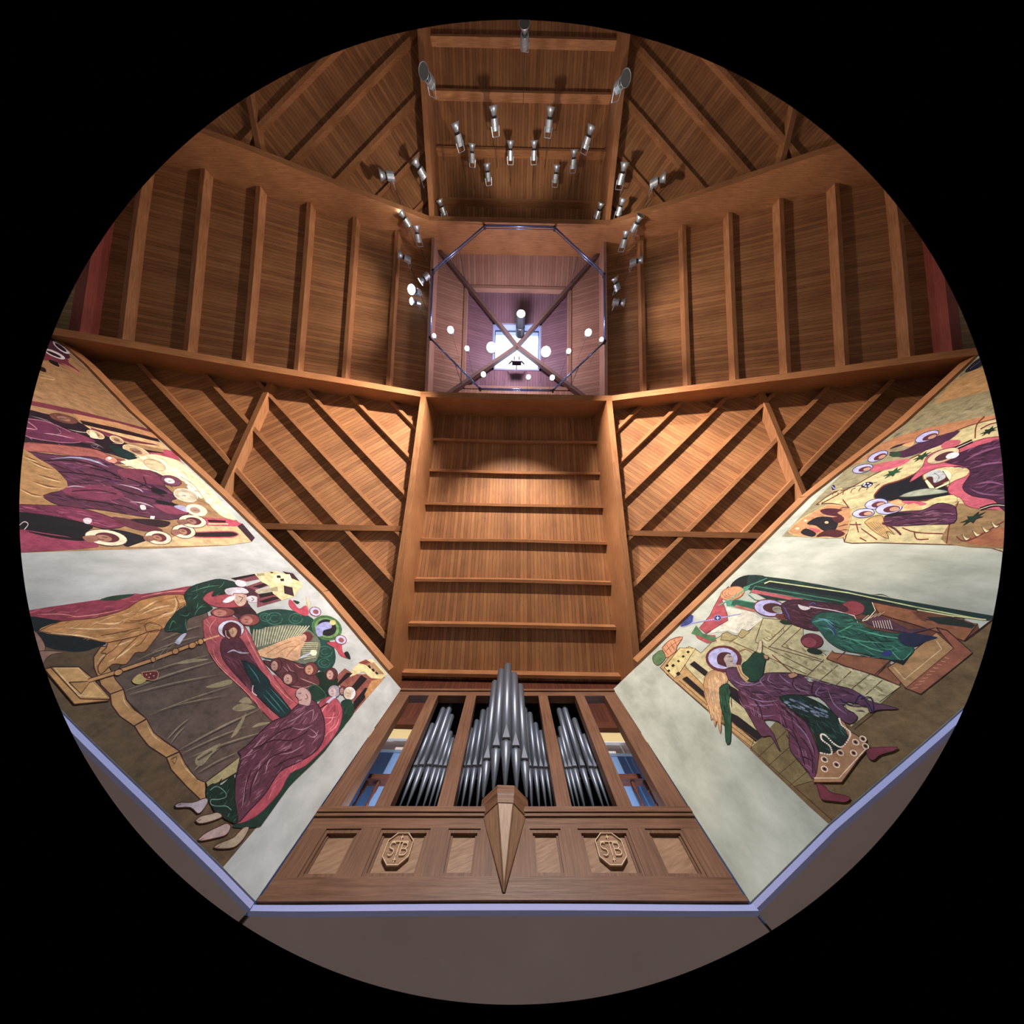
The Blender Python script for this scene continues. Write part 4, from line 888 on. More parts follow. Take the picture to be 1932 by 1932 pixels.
M.folds(B((1370, 1060), (1468, 1100), (1330, 1315), (980, 1700), (740, 2005), (900, 1760), (1345, 1260)), 26, -50, 80, ['1f4a3a', '0c241c'], 8, 20)
M.fill('14352a', B((1390, 1100), (1400, 1240), (1340, 1312), (1110, 1562), (980, 1700), (740, 2003), (600, 2000), (700, 1850), (900, 1640), (1150, 1480), (1300, 1250)), False)
M.fill('a84156', B((1200, 1075), (1260, 1025), (1320, 1025), (1365, 1075), (1382, 1150), (1345, 1280), (1235, 1420), (1100, 1545), (985, 1605), (900, 1755), (730, 1925), (582, 1978), (680, 1850), (800, 1740), (900, 1585), (1150, 1440), (1240, 1320), (1235, 1190)), line='5a1c30')
M.folds(B((1200, 1075), (1365, 1075), (1382, 1150), (1235, 1420), (985, 1605), (730, 1925), (900, 1585), (1240, 1320)), 40, -60, 90, ['b85468', '8f3046', 'c86a78'], 8, 25)
for p in (((1230, 1180), (1300, 1180), (1350, 1170)), ((1250, 1240), (1300, 1200), (1320, 1130)), ((1290, 1060), (1240, 1110), (1220, 1160)), ((1260, 1300), (1330, 1250), (1360, 1180))): M.stroke('e07c84', B(*p), 8, taper=True)
M.stroke('b5b8dc', B((1265, 1070), (1300, 1035), (1330, 1020)), 18); M.stroke('2a1018', B((1200, 1120), (1240, 1090), (1275, 1070)), 10)
M.fill('5c2c42', B((592, 1440), (660, 1390), (720, 1330), (850, 1210), (960, 1165), (1040, 1085), (1150, 1040), (1215, 1115), (1246, 1220), (1235, 1350), (1160, 1450), (1020, 1530), (905, 1590), (800, 1750), (680, 1880), (583, 1972), (565, 1800), (575, 1640), (615, 1490)), line='30121e', lw=8)
M.folds(B((592, 1440), (720, 1330), (960, 1165), (1150, 1040), (1246, 1220), (1160, 1450), (905, 1590), (680, 1880), (583, 1972), (575, 1640)), 120, -40, 110, ['6e3850', '481e34', '7c4a60', '8c5c74'], 9, 18)
for p in (((960, 1220), (1040, 1180), (1100, 1130)), ((1080, 1170), (1160, 1120), (1150, 1200)), ((980, 1250), (1080, 1270), (1160, 1230)), ((1130, 1260), (1190, 1310), (1130, 1330)), ((1120, 1310), (1170, 1330), (1200, 1270)), ((800, 1580), (830, 1500), (900, 1450)), ((790, 1610), (810, 1560), (800, 1540)), ((900, 1460), (1000, 1440), (1100, 1380)), ((640, 1480), (720, 1400), (800, 1300)), ((700, 1700), (740, 1600), (760, 1520)), ((620, 1860), (640, 1750), (660, 1620))): M.stroke('a0788c', B(*p), 8, taper=True)
for p in (((700, 1420), (860, 1350), (1000, 1350), (1120, 1280)), ((680, 1780), (700, 1660), (760, 1560), (860, 1470), (1000, 1420)), ((640, 1820), (650, 1700), (690, 1580)), ((860, 1560), (960, 1500), (1080, 1460)), ((760, 1400), (900, 1290), (1000, 1250))): M.stroke('341020', B(*p), 8)
M.fill('b59290', B((1032, 975), (1080, 948), (1135, 985), (1145, 1040), (1130, 1090), (1080, 1085), (1050, 1072), (1048, 1040), (1028, 1015)), line='5a2c34'); M.stroke('5a2c34', B((1045, 1000), (1070, 995)), 5); M.stroke('5a2c34', B((1052, 1050), (1075, 1045)), 5); M.stroke('5a2c34', B((1105, 1000), (1120, 1030), (1100, 1040)), 6)
# skirts and feet at the lower right
M.fill('aa9c6c', B((348, 1668), (480, 1570), (605, 1478), (582, 1595), (470, 1660), (360, 1705)), False, line='30201c', lw=7)
M.fill('10281f', B((350, 1720), (400, 1680), (470, 1690), (560, 1620), (568, 1800), (590, 1972), (520, 1960), (470, 1930), (412, 1885), (385, 1830), (355, 1790)), line='0a1410')
M.folds(B((350, 1720), (560, 1620), (590, 1972), (412, 1885)), 24, -60, 60, ['1c4030', '081812', '2f5c4c'], 8, 30)
M.stroke('5f8a80', B((380, 1730), (430, 1700), (490, 1740), (500, 1780), (440, 1800), (390, 1800), (385, 1835), (430, 1850), (500, 1850), (540, 1880)), 7)
for v, c in (((( 515, 1282), (560, 1262), (650, 1262), (745, 1228), (762, 1262), (722, 1325), (685, 1345), (630, 1300), (530, 1302)), 'a89aa8'), (((668, 1400), (705, 1368), (780, 1350), (840, 1338), (868, 1372), (780, 1408), (700, 1422)), 'a89484'),
             (((688, 1542), (750, 1490), (850, 1442), (905, 1420), (935, 1445), (905, 1505), (820, 1532), (720, 1552)), 'ad9290'), (((806, 1602), (850, 1570), (950, 1530), (1000, 1480), (1040, 1448), (1075, 1455), (1030, 1540), (960, 1602), (850, 1612)), 'a3927c')):
    M.fill(c, Cc(*v), line='4a2620', lw=7); x, y = v[0]; M.stroke('4a2620', Cc((x + 20, y + 2), (x + 45, y - 8)), 4)
# footstool, candlestand, censer
M.fill('b58446', A((170, 815), (240, 798), (430, 798), (540, 890), (665, 1030), (655, 1055), (395, 1082)), False, line=LN, lw=9); M.fill('c99a58', A((245, 808), (425, 808), (640, 1028), (430, 1018)), False, line='e2c48c', lw=6); M.stroke(LN, A((215, 800), (440, 1040), (655, 1045)), 9, False)
M.fill('b58446', A((355, 915), (440, 912), (520, 905), (445, 1002)), False, line=LN, lw=8)
M.stroke(LN, A((500, 905), (690, 845), (1000, 740), (1150, 682), (1385, 592)), 34, False); M.stroke('c08c50', A((500, 905), (690, 845), (1000, 740), (1150, 682), (1385, 592)), 22, False); M.stroke('e0a074', A((1370, 597), (1490, 560)), 13, False)
for x, y, rx in ((728, 840, 34), (990, 742, 18), (1160, 680, 26), (1288, 635, 30), (1350, 607, 22)): M.ell('c08c50', x, y, rx, 22, -20, LN, 6)
for p in (((1180, 600), (1100, 640), (1020, 740), (985, 800)), ((1190, 610), (1120, 650), (1060, 750))): M.stroke('8a8078', A(*p), 3)
M.fill('b5a05c', A((830, 905), (890, 850), (940, 895), (885, 932)), line=None); M.fill('6a2428', A((905, 840), (1020, 830), (1020, 885), (975, 900), (920, 880)), line='c09068', lw=6)
for x, y in ((940, 858), (970, 850), (995, 866), (960, 878)): M.ell('d8a090', x, y, 6, 5, n=8)
M.stroke('8c7440', A((1130, 1490), (1175, 1470), (1160, 1520), (1140, 1500)), 6)
M.done('mural of mourners round a shrouded bier on the left wall beside the organ')

# ---- left wall, far panel: seated rows of haloed figures in purple robes
M = Mural(-1, 20, 620)
M.fill('9a7650', [(300, 46), (340, 84), (560, 284), (900, 640), (1100, 824), (1285, 1000), (1500, 1235), (1735, 1475), (1840, 1580), (1815, 1612), (1640, 1637), (1150, 1660), (660, 1672), (60, 1692), (-90, 1700), (-60, 900), (60, 400), (180, 60)], False)
for i in range(50):
    x = random.uniform(120, 900); y = random.uniform(340, 600) + x * .12; M.stroke(random.choice(['8c6a48', 'a88560', '7d5f42']), [(x, y), (x + random.uniform(60, 160), y + random.uniform(14, 34))], 7, taper=True)
M.fill('4a2036', [(290, 50), (340, 95), (440, 195), (430, 230), (330, 200), (200, 120), (220, 60)]); M.fill('6d2c40', [(230, 150), (420, 225), (440, 260), (520, 330), (330, 250), (210, 230)])
for x, y, a_, b_, r_ in ((382, 142, 78, 24, 36), (330, 192, 88, 22, 24)): M.ell('d2d0e2', x, y, a_, b_, r_); M.ell('2a1424', x - 4, y + 2, a_ * .7, b_ * .5, r_)
M.fill('1c1216', [(290, 235), (350, 255), (365, 290), (300, 260)]); M.fill('1c1216', [(215, 285), (260, 300), (265, 330), (215, 312)]); M.stroke('a86a58', [(380, 260), (480, 310), (540, 360)], 14, taper=True)
M.stroke('c0a070', [(210, 340), (320, 370), (320, 388), (230, 370)], 5)
for c, v in (('6d2c3c', ((110, 535), (500, 615), (1070, 765), (1100, 800), (500, 650), (110, 570))), ('b88458', ((470, 640), (800, 710), (1100, 795), (1140, 845), (800, 765), (520, 700))), ('2a141c', ((520, 690), (800, 750), (1110, 832), (1125, 855), (900, 812), (545, 722))), ('d0aa78', ((560, 730), (900, 805), (1130, 860), (1205, 920), (900, 860), (600, 785))),
             ('6d2c3c', ((600, 745), (900, 835), (1080, 870), (1130, 885), (900, 860), (620, 780))), ('2a141c', ((850, 885), (1150, 935), (1175, 952), (1140, 958), (880, 920))), ('a8405a', ((1155, 912), (1225, 925), (1285, 995), (1210, 985), (940, 930), (1150, 940)))): M.fill(c, v, False)
M.fill('221420', [(110, 630), (250, 640), (500, 700), (640, 780), (880, 870), (965, 960), (900, 992), (700, 935), (400, 905), (90, 860)])
M.folds([(110, 630), (640, 780), (965, 960), (400, 905), (90, 860)], 50, 22, 80, ['4a2440', '6a3450', '141018', '8a7080'], 6, 14)
M.fill('5c2444', [(100, 680), (260, 700), (420, 765), (560, 835), (480, 862), (300, 850), (90, 800)], line='a06080', lw=5); M.fill('6d2c48', [(370, 770), (500, 790), (640, 850), (560, 860), (400, 820)])
M.stroke('b07a90', [(110, 690), (200, 760), (110, 750)], 6); M.stroke('c09ab0', [(250, 790), (330, 800), (480, 830)], 5, taper=True)
for x, y, a_, b_, r_, c in ((400, 680, 110, 30, 14, '6a3c34'), (640, 800, 70, 24, 20, 'b5926a'), (800, 840, 55, 22, 22, 'b5926a'), (945, 925, 105, 34, 20, 'b89a74'), (1085, 1030, 88, 38, 20, 'c9b48c')): M.ell(c, x, y, a_, b_, r_, 'e0cca0' if c != '6a3c34' else '4a2420', 5); M.ell('8a6450', x, y, a_ * .5, b_ * .5, r_); M.stroke('4a2420', [(x - a_ * .3, y - 4), (x, y + 4), (x + a_ * .3, y + 2)], 4)
M.fill('102a2c', [(740, 880), (830, 900), (950, 960), (900, 985), (800, 950)]); M.fill('d8cba8', [(600, 770), (640, 790), (660, 830), (600, 820)]); M.stroke('a09088', [(430, 760), (520, 780), (600, 790)], 6, taper=True)
for p in (((150, 660), (260, 690), (360, 740)), ((340, 740), (380, 790), (330, 800)), ((560, 850), (640, 870), (700, 900)), ((600, 880), (660, 880), (640, 905))): M.stroke('7a6a70', p, 6, taper=True)
M.fill('94504a', [(90, 860), (300, 872), (600, 905), (720, 945), (800, 985), (945, 1000), (880, 1015), (760, 1020), (600, 985), (300, 935), (100, 925)], line='5a2428'); M.ell('c98a78', 758, 992, 48, 26, 12, '5a2428', 4); M.ell('e6e0e0', 745, 978, 14, 12, n=8)
M.fill('ddd0a8', [(820, 1012), (940, 985), (1060, 948), (1180, 970), (1285, 1010), (1400, 1110), (1500, 1200), (1600, 1320), (1705, 1440), (1600, 1420), (1500, 1330), (1400, 1220), (1250, 1130), (1000, 1085)])
M.folds([(820, 1012), (1060, 948), (1500, 1200), (1705, 1440), (1400, 1220), (1000, 1085)], 50, 38, 60, ['f0e6c8', 'c9b684', 'e8dcb8'], 10, 20)
for i in range(24): t = i / 24; M.ell('efe6c8', 1150 + 480 * t, 1010 + 400 * t + random.uniform(-25, 25), 26, 14, 40, n=8)
M.stroke('a88c68', [(1280, 1120), (1390, 1190), (1490, 1345)], 5)
M.ell('c9b48c', 1085, 1030, 86, 36, 20, '9a7a58', 4)
M.fill('51263f', [(90, 925), (400, 960), (650, 975), (850, 1055), (1050, 1072), (1165, 1130), (1165, 1190), (1258, 1275), (1210, 1308), (1345, 1392), (1200, 1445), (900, 1405), (650, 1365), (400, 1345), (240, 1262), (420, 1205), (330, 1062), (200, 985)], line='28101e')
M.folds([(90, 925), (650, 975), (1165, 1130), (1258, 1275), (1345, 1392), (900, 1405), (240, 1262), (420, 1205), (200, 985)], 150, 16, 130, ['6a3450', '3a1830', '7a4460', '2a1022', '583060'], 8, 12)
M.fill('6d2c48', [(380, 1200), (560, 1180), (720, 1190), (860, 1265), (700, 1300), (450, 1262)]); M.fill('7d3450', [(1070, 1330), (1200, 1340), (1340, 1390), (1200, 1400)]); M.fill('6a2c44', [(820, 1060), (1050, 1075), (1160, 1180), (1000, 1160), (840, 1120)])
M.fill('15131c', [(1060, 1200), (1160, 1225), (1180, 1250), (1080, 1240)]); M.fill('15131c', [(1100, 1295), (1230, 1320), (1270, 1340), (1120, 1325)]); M.fill('9c9cc4', [(1230, 1345), (1290, 1335), (1350, 1370), (1330, 1388)])
for p in (((250, 1000), (500, 1000), (700, 1060), (800, 1120)), ((330, 1080), (560, 1100), (760, 1140)), ((600, 1050), (760, 1090), (830, 1130)), ((460, 1230), (640, 1220), (800, 1250)), ((500, 1290), (800, 1330), (960, 1380)), ((880, 1130), (1000, 1180), (1160, 1270)), ((760, 1190), (900, 1240), (1100, 1290)), ((1000, 1120), (1020, 1180), (970, 1190))): M.stroke('22101e', p, 8)
for p in (((300, 985), (520, 975), (700, 1030)), ((420, 975), (600, 990), (740, 1050)), ((820, 1175), (960, 1210), (1000, 1240)), ((900, 1305), (1000, 1320), (1080, 1350)), ((1000, 1105), (1060, 1120)), ((620, 1240), (760, 1235)), ((420, 1200), (480, 1190), (560, 1200))): M.stroke('8f9cc4' if p[0][1] < 990 else 'b09ab0', p, 9, taper=True)
M.fill('9a7446', [(20, 905), (120, 925), (210, 985), (335, 1062), (430, 1195), (240, 1260), (300, 1330), (20, 1330)])
for p in (((135, 990), (240, 1040), (320, 1060)), ((200, 1100), (300, 1130), (380, 1150)), ((160, 1150), (280, 1190), (380, 1200)), ((60, 1200), (160, 1250), (240, 1262)), ((100, 960), (160, 985), (210, 1000))): M.stroke('5a3018', p, 7, taper=True); M.stroke('d0b080', [(a, b_ + 12) for a, b_ in p], 6, taper=True)
M.fill('6d2846', [(20, 1330), (250, 1335), (450, 1345), (650, 1390), (780, 1440), (860, 1492), (700, 1512), (500, 1462), (20, 1402)], line='28101e'); M.fill('8a3454', [(420, 1420), (560, 1440), (620, 1480), (480, 1480)])
M.folds([(20, 1330), (450, 1345), (860, 1492), (500, 1462), (20, 1402)], 40, 12, 120, ['82365a', '541a36', '9c5070'], 7, 8)
M.fill('16131c', [(20, 1395), (200, 1400), (400, 1432), (620, 1490), (560, 1545), (560, 1600), (500, 1585), (20, 1520)]); M.fill('8f3454', [(20, 1528), (250, 1545), (500, 1590), (660, 1650), (60, 1692), (-60, 1692)])
M.fill('16131c', [(110, 1530), (300, 1560), (530, 1592), (520, 1606), (300, 1580)]); M.fill('16131c', [(60, 1470), (130, 1465), (140, 1510), (70, 1500)]); M.stroke('c9b0b8', [(60, 1490), (100, 1460), (130, 1480), (100, 1520)], 6)
M.fill('c9c0d0', [(545, 1440), (580, 1430), (612, 1445), (595, 1475), (555, 1470)]); M.fill('c9c0c8', [(975, 1335), (1010, 1335), (1020, 1365), (985, 1368)]); M.fill('e0d8d8', [(1055, 1415), (1088, 1418), (1080, 1440), (1050, 1438)], False)
M.fill('1a1620', [(740, 1530), (800, 1520), (940, 1550), (1030, 1590), (940, 1640), (860, 1640)]); M.fill('5a2838', [(760, 1425), (900, 1440), (1050, 1480), (1150, 1530), (1000, 1530), (860, 1490)])
M.fill('2a1622', [(900, 1440), (1060, 1440), (1200, 1460), (1160, 1500), (1000, 1480)])
M.fill('c6ab7c', [(1400, 1480), (1720, 1490), (1818, 1610), (1640, 1637), (880, 1652), (1030, 1600), (1200, 1590)], False)
M.fill('2a141c', [(1385, 1540), (1640, 1532), (1705, 1545), (1712, 1560), (1650, 1576), (1390, 1574)], line='a84058', lw=8); M.fill('b0405c', [(1450, 1428), (1650, 1438), (1745, 1473), (1700, 1495), (1480, 1490)], False); M.fill('2a141c', [(1482, 1444), (1622, 1450), (1622, 1466), (1492, 1462)], False); M.fill('dcc48c', [(1490, 1470), (1640, 1472), (1640, 1480), (1490, 1480)], False)
M.fill('35202c', [(1708, 1492), (1748, 1472), (1842, 1580), (1818, 1612)], False)
for x, y, a_, b_, c in ((718, 1580, 162, 60, 'd9d4b8'), (1112, 1580, 102, 52, 'd9d4b8'), (1305, 1533, 90, 52, 'd9d4b8'), (1372, 1456, 106, 48, 'd6ceb0')):
    M.ell(c, x, y, a_, b_, 8, '4a2430', 5); M.ell('5a2430', x + a_ * .05, y - b_ * .02, a_ * .58, b_ * .6, 8); M.ell('9c6e5c', x - a_ * .12, y + b_ * .08, a_ * .4, b_ * .42, 8); M.fill('8a5c50', [(x - a_ * 1.1, y - b_ * .1), (x - a_ * .5, y - b_ * .3), (x - a_ * .3, y + b_ * .3), (x - a_ * .8, y + b_ * .6)]); M.stroke('3a1820', [(x - a_ * .2, y - b_ * .1), (x + a_ * .06, y)], 5); M.stroke('3a1820', [(x - a_ * .4, y + b_ * .2), (x - a_ * .1, y + b_ * .3)], 4)
for x, y, a_, b_, c, h in ((1320, 1260, 92, 46, 'b5a890', 'c9c0b0'), (1402, 1372, 80, 40, 'dcd2b8', '9a7668'), (1210, 1150, 80, 36, '6a3850', 'cfc4cc')): M.ell(c, x, y, a_, b_, 14, 'e6dcc0' if c != '6a3850' else '4a2038', 5); M.ell(h, x - a_ * .15, y, a_ * .5, b_ * .55, 14); M.stroke('6a4a48', [(x - a_ * .3, y), (x, y + 4)], 4)
M.done('far mural on the left wall with rows of haloed figures in dark purple robes')

# ---- right wall, panel beside the organ: winged messenger greeting a seated woman
M = Mural(1, 1200, 1060); D = P_((0, 0)); E = P_((880, 0))
M.fill('6b5433', D((860, 1418), (1060, 1200), (1600, 1100)) + E((1110, 940), (1270, 700), (1600, 590), (1832, 425), (1960, 500)) + D((2860, 756), (2506, 1062), (2000, 1504), (1452, 1976), (1300, 1840)), False)
for i in range(70):
    t = random.random(); x = 1250 + t * 1100 + random.uniform(-60, 60); y = 1850 - t * 780 + random.uniform(-200, 60); M.stroke(random.choice(['5c482b', '7d6540', '80683c', '574228']), [(x, y), (x + random.uniform(50, 140), y - random.uniform(-10, 40))], 9, taper=True)
M.fill('b9b083', D((230, 850), (400, 640), (450, 660), (490, 690), (590, 590), (680, 535), (760, 560), (860, 520), (950, 425), (1120, 440), (1260, 500), (1270, 640), (1430, 700)) + E((560, 722), (1118, 940), (960, 1080), (880, 1140), (740, 1250), (700, 1080)) + D((1500, 930), (1290, 865), (1180, 850), (980, 900), (950, 1330), (865, 1410)), False, line='4a3018', lw=5)
M.folds(D((230, 850), (490, 690), (950, 425), (1260, 500), (1990, 830), (1840, 1080), (1500, 930), (980, 900), (950, 1330)), 120, 22, 70, ['a89e6e', 'cfc79c', '9a9062', 'c4ba90'], 12, 30)
M.fill('6a3c2a', E((860, 330), (1250, 370), (1700, 475), (1590, 600), (1200, 640), (700, 520), (700, 380)))
M.fill('74653e', D((865, 1415), (950, 1325), (1060, 1205), (1170, 1290), (1300, 1500), (1350, 1650), (1180, 1700)), False)
for a, b_ in (((1380, 905), (1545, 765)), ((1505, 940), (1650, 805)), ((1630, 960), (1765, 850)), ((1735, 1005), (1860, 895)), ((1840, 1060), (2000, 940)), ((1100, 1440), (1060, 1370)), ((925, 1475), (1150, 1265)), ((1000, 1542), (1160, 1400)), ((1075, 1610), (1240, 1470)), ((1165, 1690), (1300, 1580)), ((1650, 1265), (1870, 1085)), ((300, 905), (1480, 1950)), ((1290, 865), (1420, 740)), ((1000, 640), (1420, 760)), ((1100, 640), (1250, 500)), ((1100, 640), (1400, 740)), ((900, 605), (1340, 830)), ((960, 425), (900, 600)), ((1180, 475), (1000, 650)), ((740, 610), (1290, 850))): M.stroke('4a2e18', [a, b_], 5, False)
for i in range(40):
    x = random.uniform(950, 1850); y = 560 + (x - 950) * .42 + random.uniform(-60, 90); M.ell(random.choice(['a39a6c', 'cfc79c', '8f8558']), x, y, random.uniform(15, 40), random.uniform(6, 14), 35, n=8)
for i in range(9): M.stroke('6a4c28', [(960 + i * 20, 575 - i * 6), (1000 + i * 14, 600 - i * 12), (1050 + i * 10, 560 - i * 10)], 4)
# facade on the near side
M.fill('b28d58', D((185, 800), (265, 700), (400, 640), (370, 790), (900, 1330), (865, 1412), (300, 912)), False, line='4a2818', lw=5)
M.fill('c9b87c', D((215, 800), (330, 650), (450, 655), (330, 840), (290, 880)), False, line='4a2818', lw=5)
for v in (((350, 885), (385, 865), (520, 985), (560, 1062), (400, 935)), ((405, 775), (440, 750), (545, 832), (520, 865)), ((700, 1010), (730, 945), (790, 1005), (815, 1105)), ((700, 1135), (770, 1165), (965, 1315), (905, 1362), (720, 1205)), ((560, 1000), (620, 1080), (640, 1130), (560, 1060)),
          ((222, 785), (238, 772), (250, 785), (234, 798)), ((265, 785), (282, 770), (296, 784), (280, 798)), ((235, 822), (250, 812), (262, 825), (248, 836)), ((300, 845), (322, 828), (340, 848), (318, 864)), ((380, 682), (395, 670), (408, 682), (394, 694)), ((345, 715), (358, 704), (370, 716), (357, 727)), ((310, 750), (322, 740), (334, 752), (322, 762))): M.fill('1c1518', v, False)
for o_ in (0, 26, 52): M.stroke('6a4424', [(300 + o_, 905 - o_ * .3), (700 + o_ * .8, 1260 - o_ * .6), (870 + o_, 1400 - o_ * .9)], 5, False)
M.fill('c48a60', D((198, 650), (260, 590), (352, 568), (310, 640), (300, 680), (225, 725)), line='7a3020', lw=6)
for i in range(4): M.stroke('7a3020', [(205 + i * 28, 650 - i * 20), (245 + i * 22, 705 - i * 22)], 4, False)
M.stroke('7a3020', D((215, 690), (270, 630), (340, 590)), 4); M.fill('53744c', D((128, 712), (190, 668), (225, 725), (172, 782), (132, 758)), line='4a3820')
M.fill('d2cfc0', D((690, 345), (880, 380), (960, 430), (860, 515), (760, 545), (690, 520), (640, 530), (560, 540)), False)
M.fill('a89a68', D((650, 545), (690, 530), (770, 570), (720, 600), (640, 590)), False, line='5a4420'); M.fill('a89a68', D((770, 560), (800, 510), (860, 530), (800, 580)), False, line='5a4420')
# red cloth over the roofs and orb
M.fill('a8444e', D((700, 185), (650, 290), (690, 395), (694, 445), (600, 500), (530, 545), (478, 500), (560, 405), (590, 340), (640, 250)), False, line='6a2430'); M.fill('a8444e', D((440, 545), (600, 555), (608, 600), (540, 618), (465, 580)), False); M.fill('46704a', D((418, 542), (455, 480), (505, 540), (612, 575), (585, 608), (470, 560)), False)
M.stroke('8a8cc8', D((345, 478), (560, 440), (790, 395)), 8, False); M.ell('2a3478', 617, 425, 28, 21, -10, '8a8cc8', 4); M.stroke('e0e0f0', D((605, 425), (630, 425)), 5); M.stroke('e0e0f0', D((617, 412), (617, 438)), 5)
M.fill('2f3c78', D((335, 485), (395, 410), (430, 405), (430, 450), (380, 485))); M.stroke('9a9cd4', D((345, 495), (420, 470), (438, 410)), 6)
# throne canopy
M.fill('15171e', D((715, 195), (755, 135), (850, 100), (985, 118), (830, 200)))
M.fill('14312e', D((850, 100), (980, 112), (1200, 140), (1420, 180)) + E((900, 250), (1300, 320), (1832, 412), (1780, 445), (1300, 372), (900, 320), (600, 330)) + D((1240, 300), (1000, 290), (830, 200)), False)
M.folds(D((850, 100), (1420, 180), (2180, 320), (2660, 430), (1780, 320), (1000, 290)), 50, 11, 160, ['1d4440', '0c2226'], 8, 3)
M.fill('0f1c24', D((990, 160), (1030, 148), (1400, 195)) + E((900, 275), (1240, 345), (860, 300)) + D((1480, 260), (960, 180)), False)
for c, p, w_ in (('b9c88a', ((970, 165), (1010, 148), (1600, 235), (2120, 345), (2620, 440)), 9), ('2f7a60', ((860, 240), (900, 185), (1500, 290), (1640, 320)), 8), ('2f7a60', ((900, 215), (1480, 315)), 6), ('2f7a60', ((850, 250), (900, 290), (1000, 300)), 8), ('3f8a70', ((820, 195), (990, 125)), 7)): M.stroke(c, p, w_, False)
M.stroke('b0505c', D((875, 222), (1120, 268), (1260, 296)), 26, False); M.fill('1d5a46', D((685, 330), (745, 282), (900, 312), (960, 330), (930, 372), (730, 335)), False, line='3f9a78', lw=6); M.stroke('b0605c', D((750, 335), (900, 372)), 18, False)
M.ell('c98c60', 728, 240, 92, 50, -14, '8a5030', 5)
for r_ in (.35, .6, .82): M.stroke('8a5030', arc(728, 240, 92 * r_, 50 * r_, -20, 200, 10), 4)
M.stroke('4f9a86', D((625, 330), (720, 280), (860, 190)), 9, False); M.ell('3f8a70', 828, 203, 20, 16); M.ell('3f8a70', 702, 312, 22, 18)
# throne side, bench, footstool
M.fill('8f5836', E((900, 305), (1240, 370), (1300, 440), (1700, 470), (1600, 600), (1480, 560), (1200, 470), (960, 400)), False, line='3a1a14', lw=8); M.fill('1c2824', E((1310, 420), (1500, 420), (1690, 480), (1660, 505), (1400, 470)), False); M.fill('6a3a28', E((1200, 375), (1260, 385), (1320, 460), (1280, 450)), False)
M.stroke('c9c890', E((1245, 365), (1500, 410), (1765, 440)), 9, False); M.stroke('2a1214', E((1600, 600), (1830, 425)), 11, False); M.stroke('2a1214', E((1500, 445), (1530, 420), (1600, 430), (1570, 460)), 8, False)
M.fill('93593a', D((1440, 735), (1480, 670)) + E((620, 690), (1040, 745), (940, 862), (700, 790)), False, line='4a2018', lw=7); M.fill('93593a', E((940, 862), (1040, 770), (1130, 880), (1110, 935)), False, line='4a2018', lw=6); M.stroke('d2c090', D((1400, 690), (1440, 720), (1480, 670)), 8, False); M.stroke('4a2018', E((640, 740), (700, 680)), 6, False); M.stroke('4a2018', E((920, 860), (1040, 750)), 8, False)
M.fill('93533a', E((1390, 500), (1470, 520), (1662, 690), (1272, 1002), (1150, 955), (1520, 655)), False, line='3a1614', lw=9); M.fill('ae8250', E((1020, 800), (1200, 690), (1390, 535), (1520, 655), (1160, 955)), False, line='4a2018', lw=7); M.stroke('dcc08c', E((1070, 800), (1150, 890), (1430, 660), (1390, 600)), 8, False)
for i in range(10): M.stroke('c4865c', E((1200 + i * 28, 960 - i * 26), (1250 + i * 26, 950 - i * 24)), 5, False)
# seated woman
M.ell('6a2c34', 1010, 350, 124, 68, 6); M.ell('a8a8dc', 1010, 350, 114, 60, 6); M.ell('4a2028', 1040, 352, 82, 38, 6); M.ell('8f8a80', 1070, 362, 40, 24, 10); M.stroke('3a2424', D((1040, 360), (1075, 350), (1100, 365)), 4); M.fill('6a3430', D((1060, 395), (1110, 400), (1130, 440), (1060, 425)))
M.fill('16301f', D((1085, 450), (1130, 440), (1190, 470), (1120, 475)))
M.ell('14302a', 1735, 350, 70, 55, 10); M.ell('8a3440', 1640, 352, 88, 54, 4, '5a1c2c'); M.ell('6e283a', 1330, 600, 84, 56, 6, '3a1020'); M.ell('953c4c', 1310, 610, 55, 36, 6); M.ell('122c20', 1350, 678, 60, 22, 10)
M.fill('411d2e', D((1095, 330), (1150, 295), (1230, 288), (1400, 305), (1560, 330), (1600, 372), (1500, 392), (1390, 400), (1375, 440), (1395, 515), (1310, 515), (1180, 472), (1120, 410)), line='24101c')
M.folds(D((1095, 330), (1400, 305), (1600, 372), (1380, 400), (1395, 515), (1180, 472)), 50, 10, 80, ['552a3e', '2c101e', '643850'], 7, 25)
for p in (((1110, 330), (1150, 400), (1160, 440)), ((1120, 310), (1180, 380)), ((1300, 330), (1340, 310), (1360, 330)), ((1140, 300), (1200, 350))): M.stroke('4a4890', D(*p), 10, taper=True)
M.fill('c9c0c8', D((1225, 325), (1260, 335), (1320, 350), (1280, 368), (1240, 355))); M.stroke('d8c8d0', D((1310, 340), (1500, 370), (1650, 410), (1680, 470)), 6, False)
M.fill('1d5a4e', D((1320, 455), (1400, 385), (1600, 398), (1690, 478), (1800, 515), (1930, 540)) + E((1140, 545), (1130, 600), (1212, 645), (1215, 690), (1145, 742), (1030, 742), (820, 695)) + D((1560, 668), (1450, 600), (1390, 525)), line='0e2c2a')
M.folds(D((1320, 455), (1600, 398), (1930, 540), (2020, 545), (2092, 645), (1910, 742), (1560, 668), (1390, 525)), 110, 14, 110, ['256e5c', '123e3a', '34866e', '0e2c30'], 8, 25)
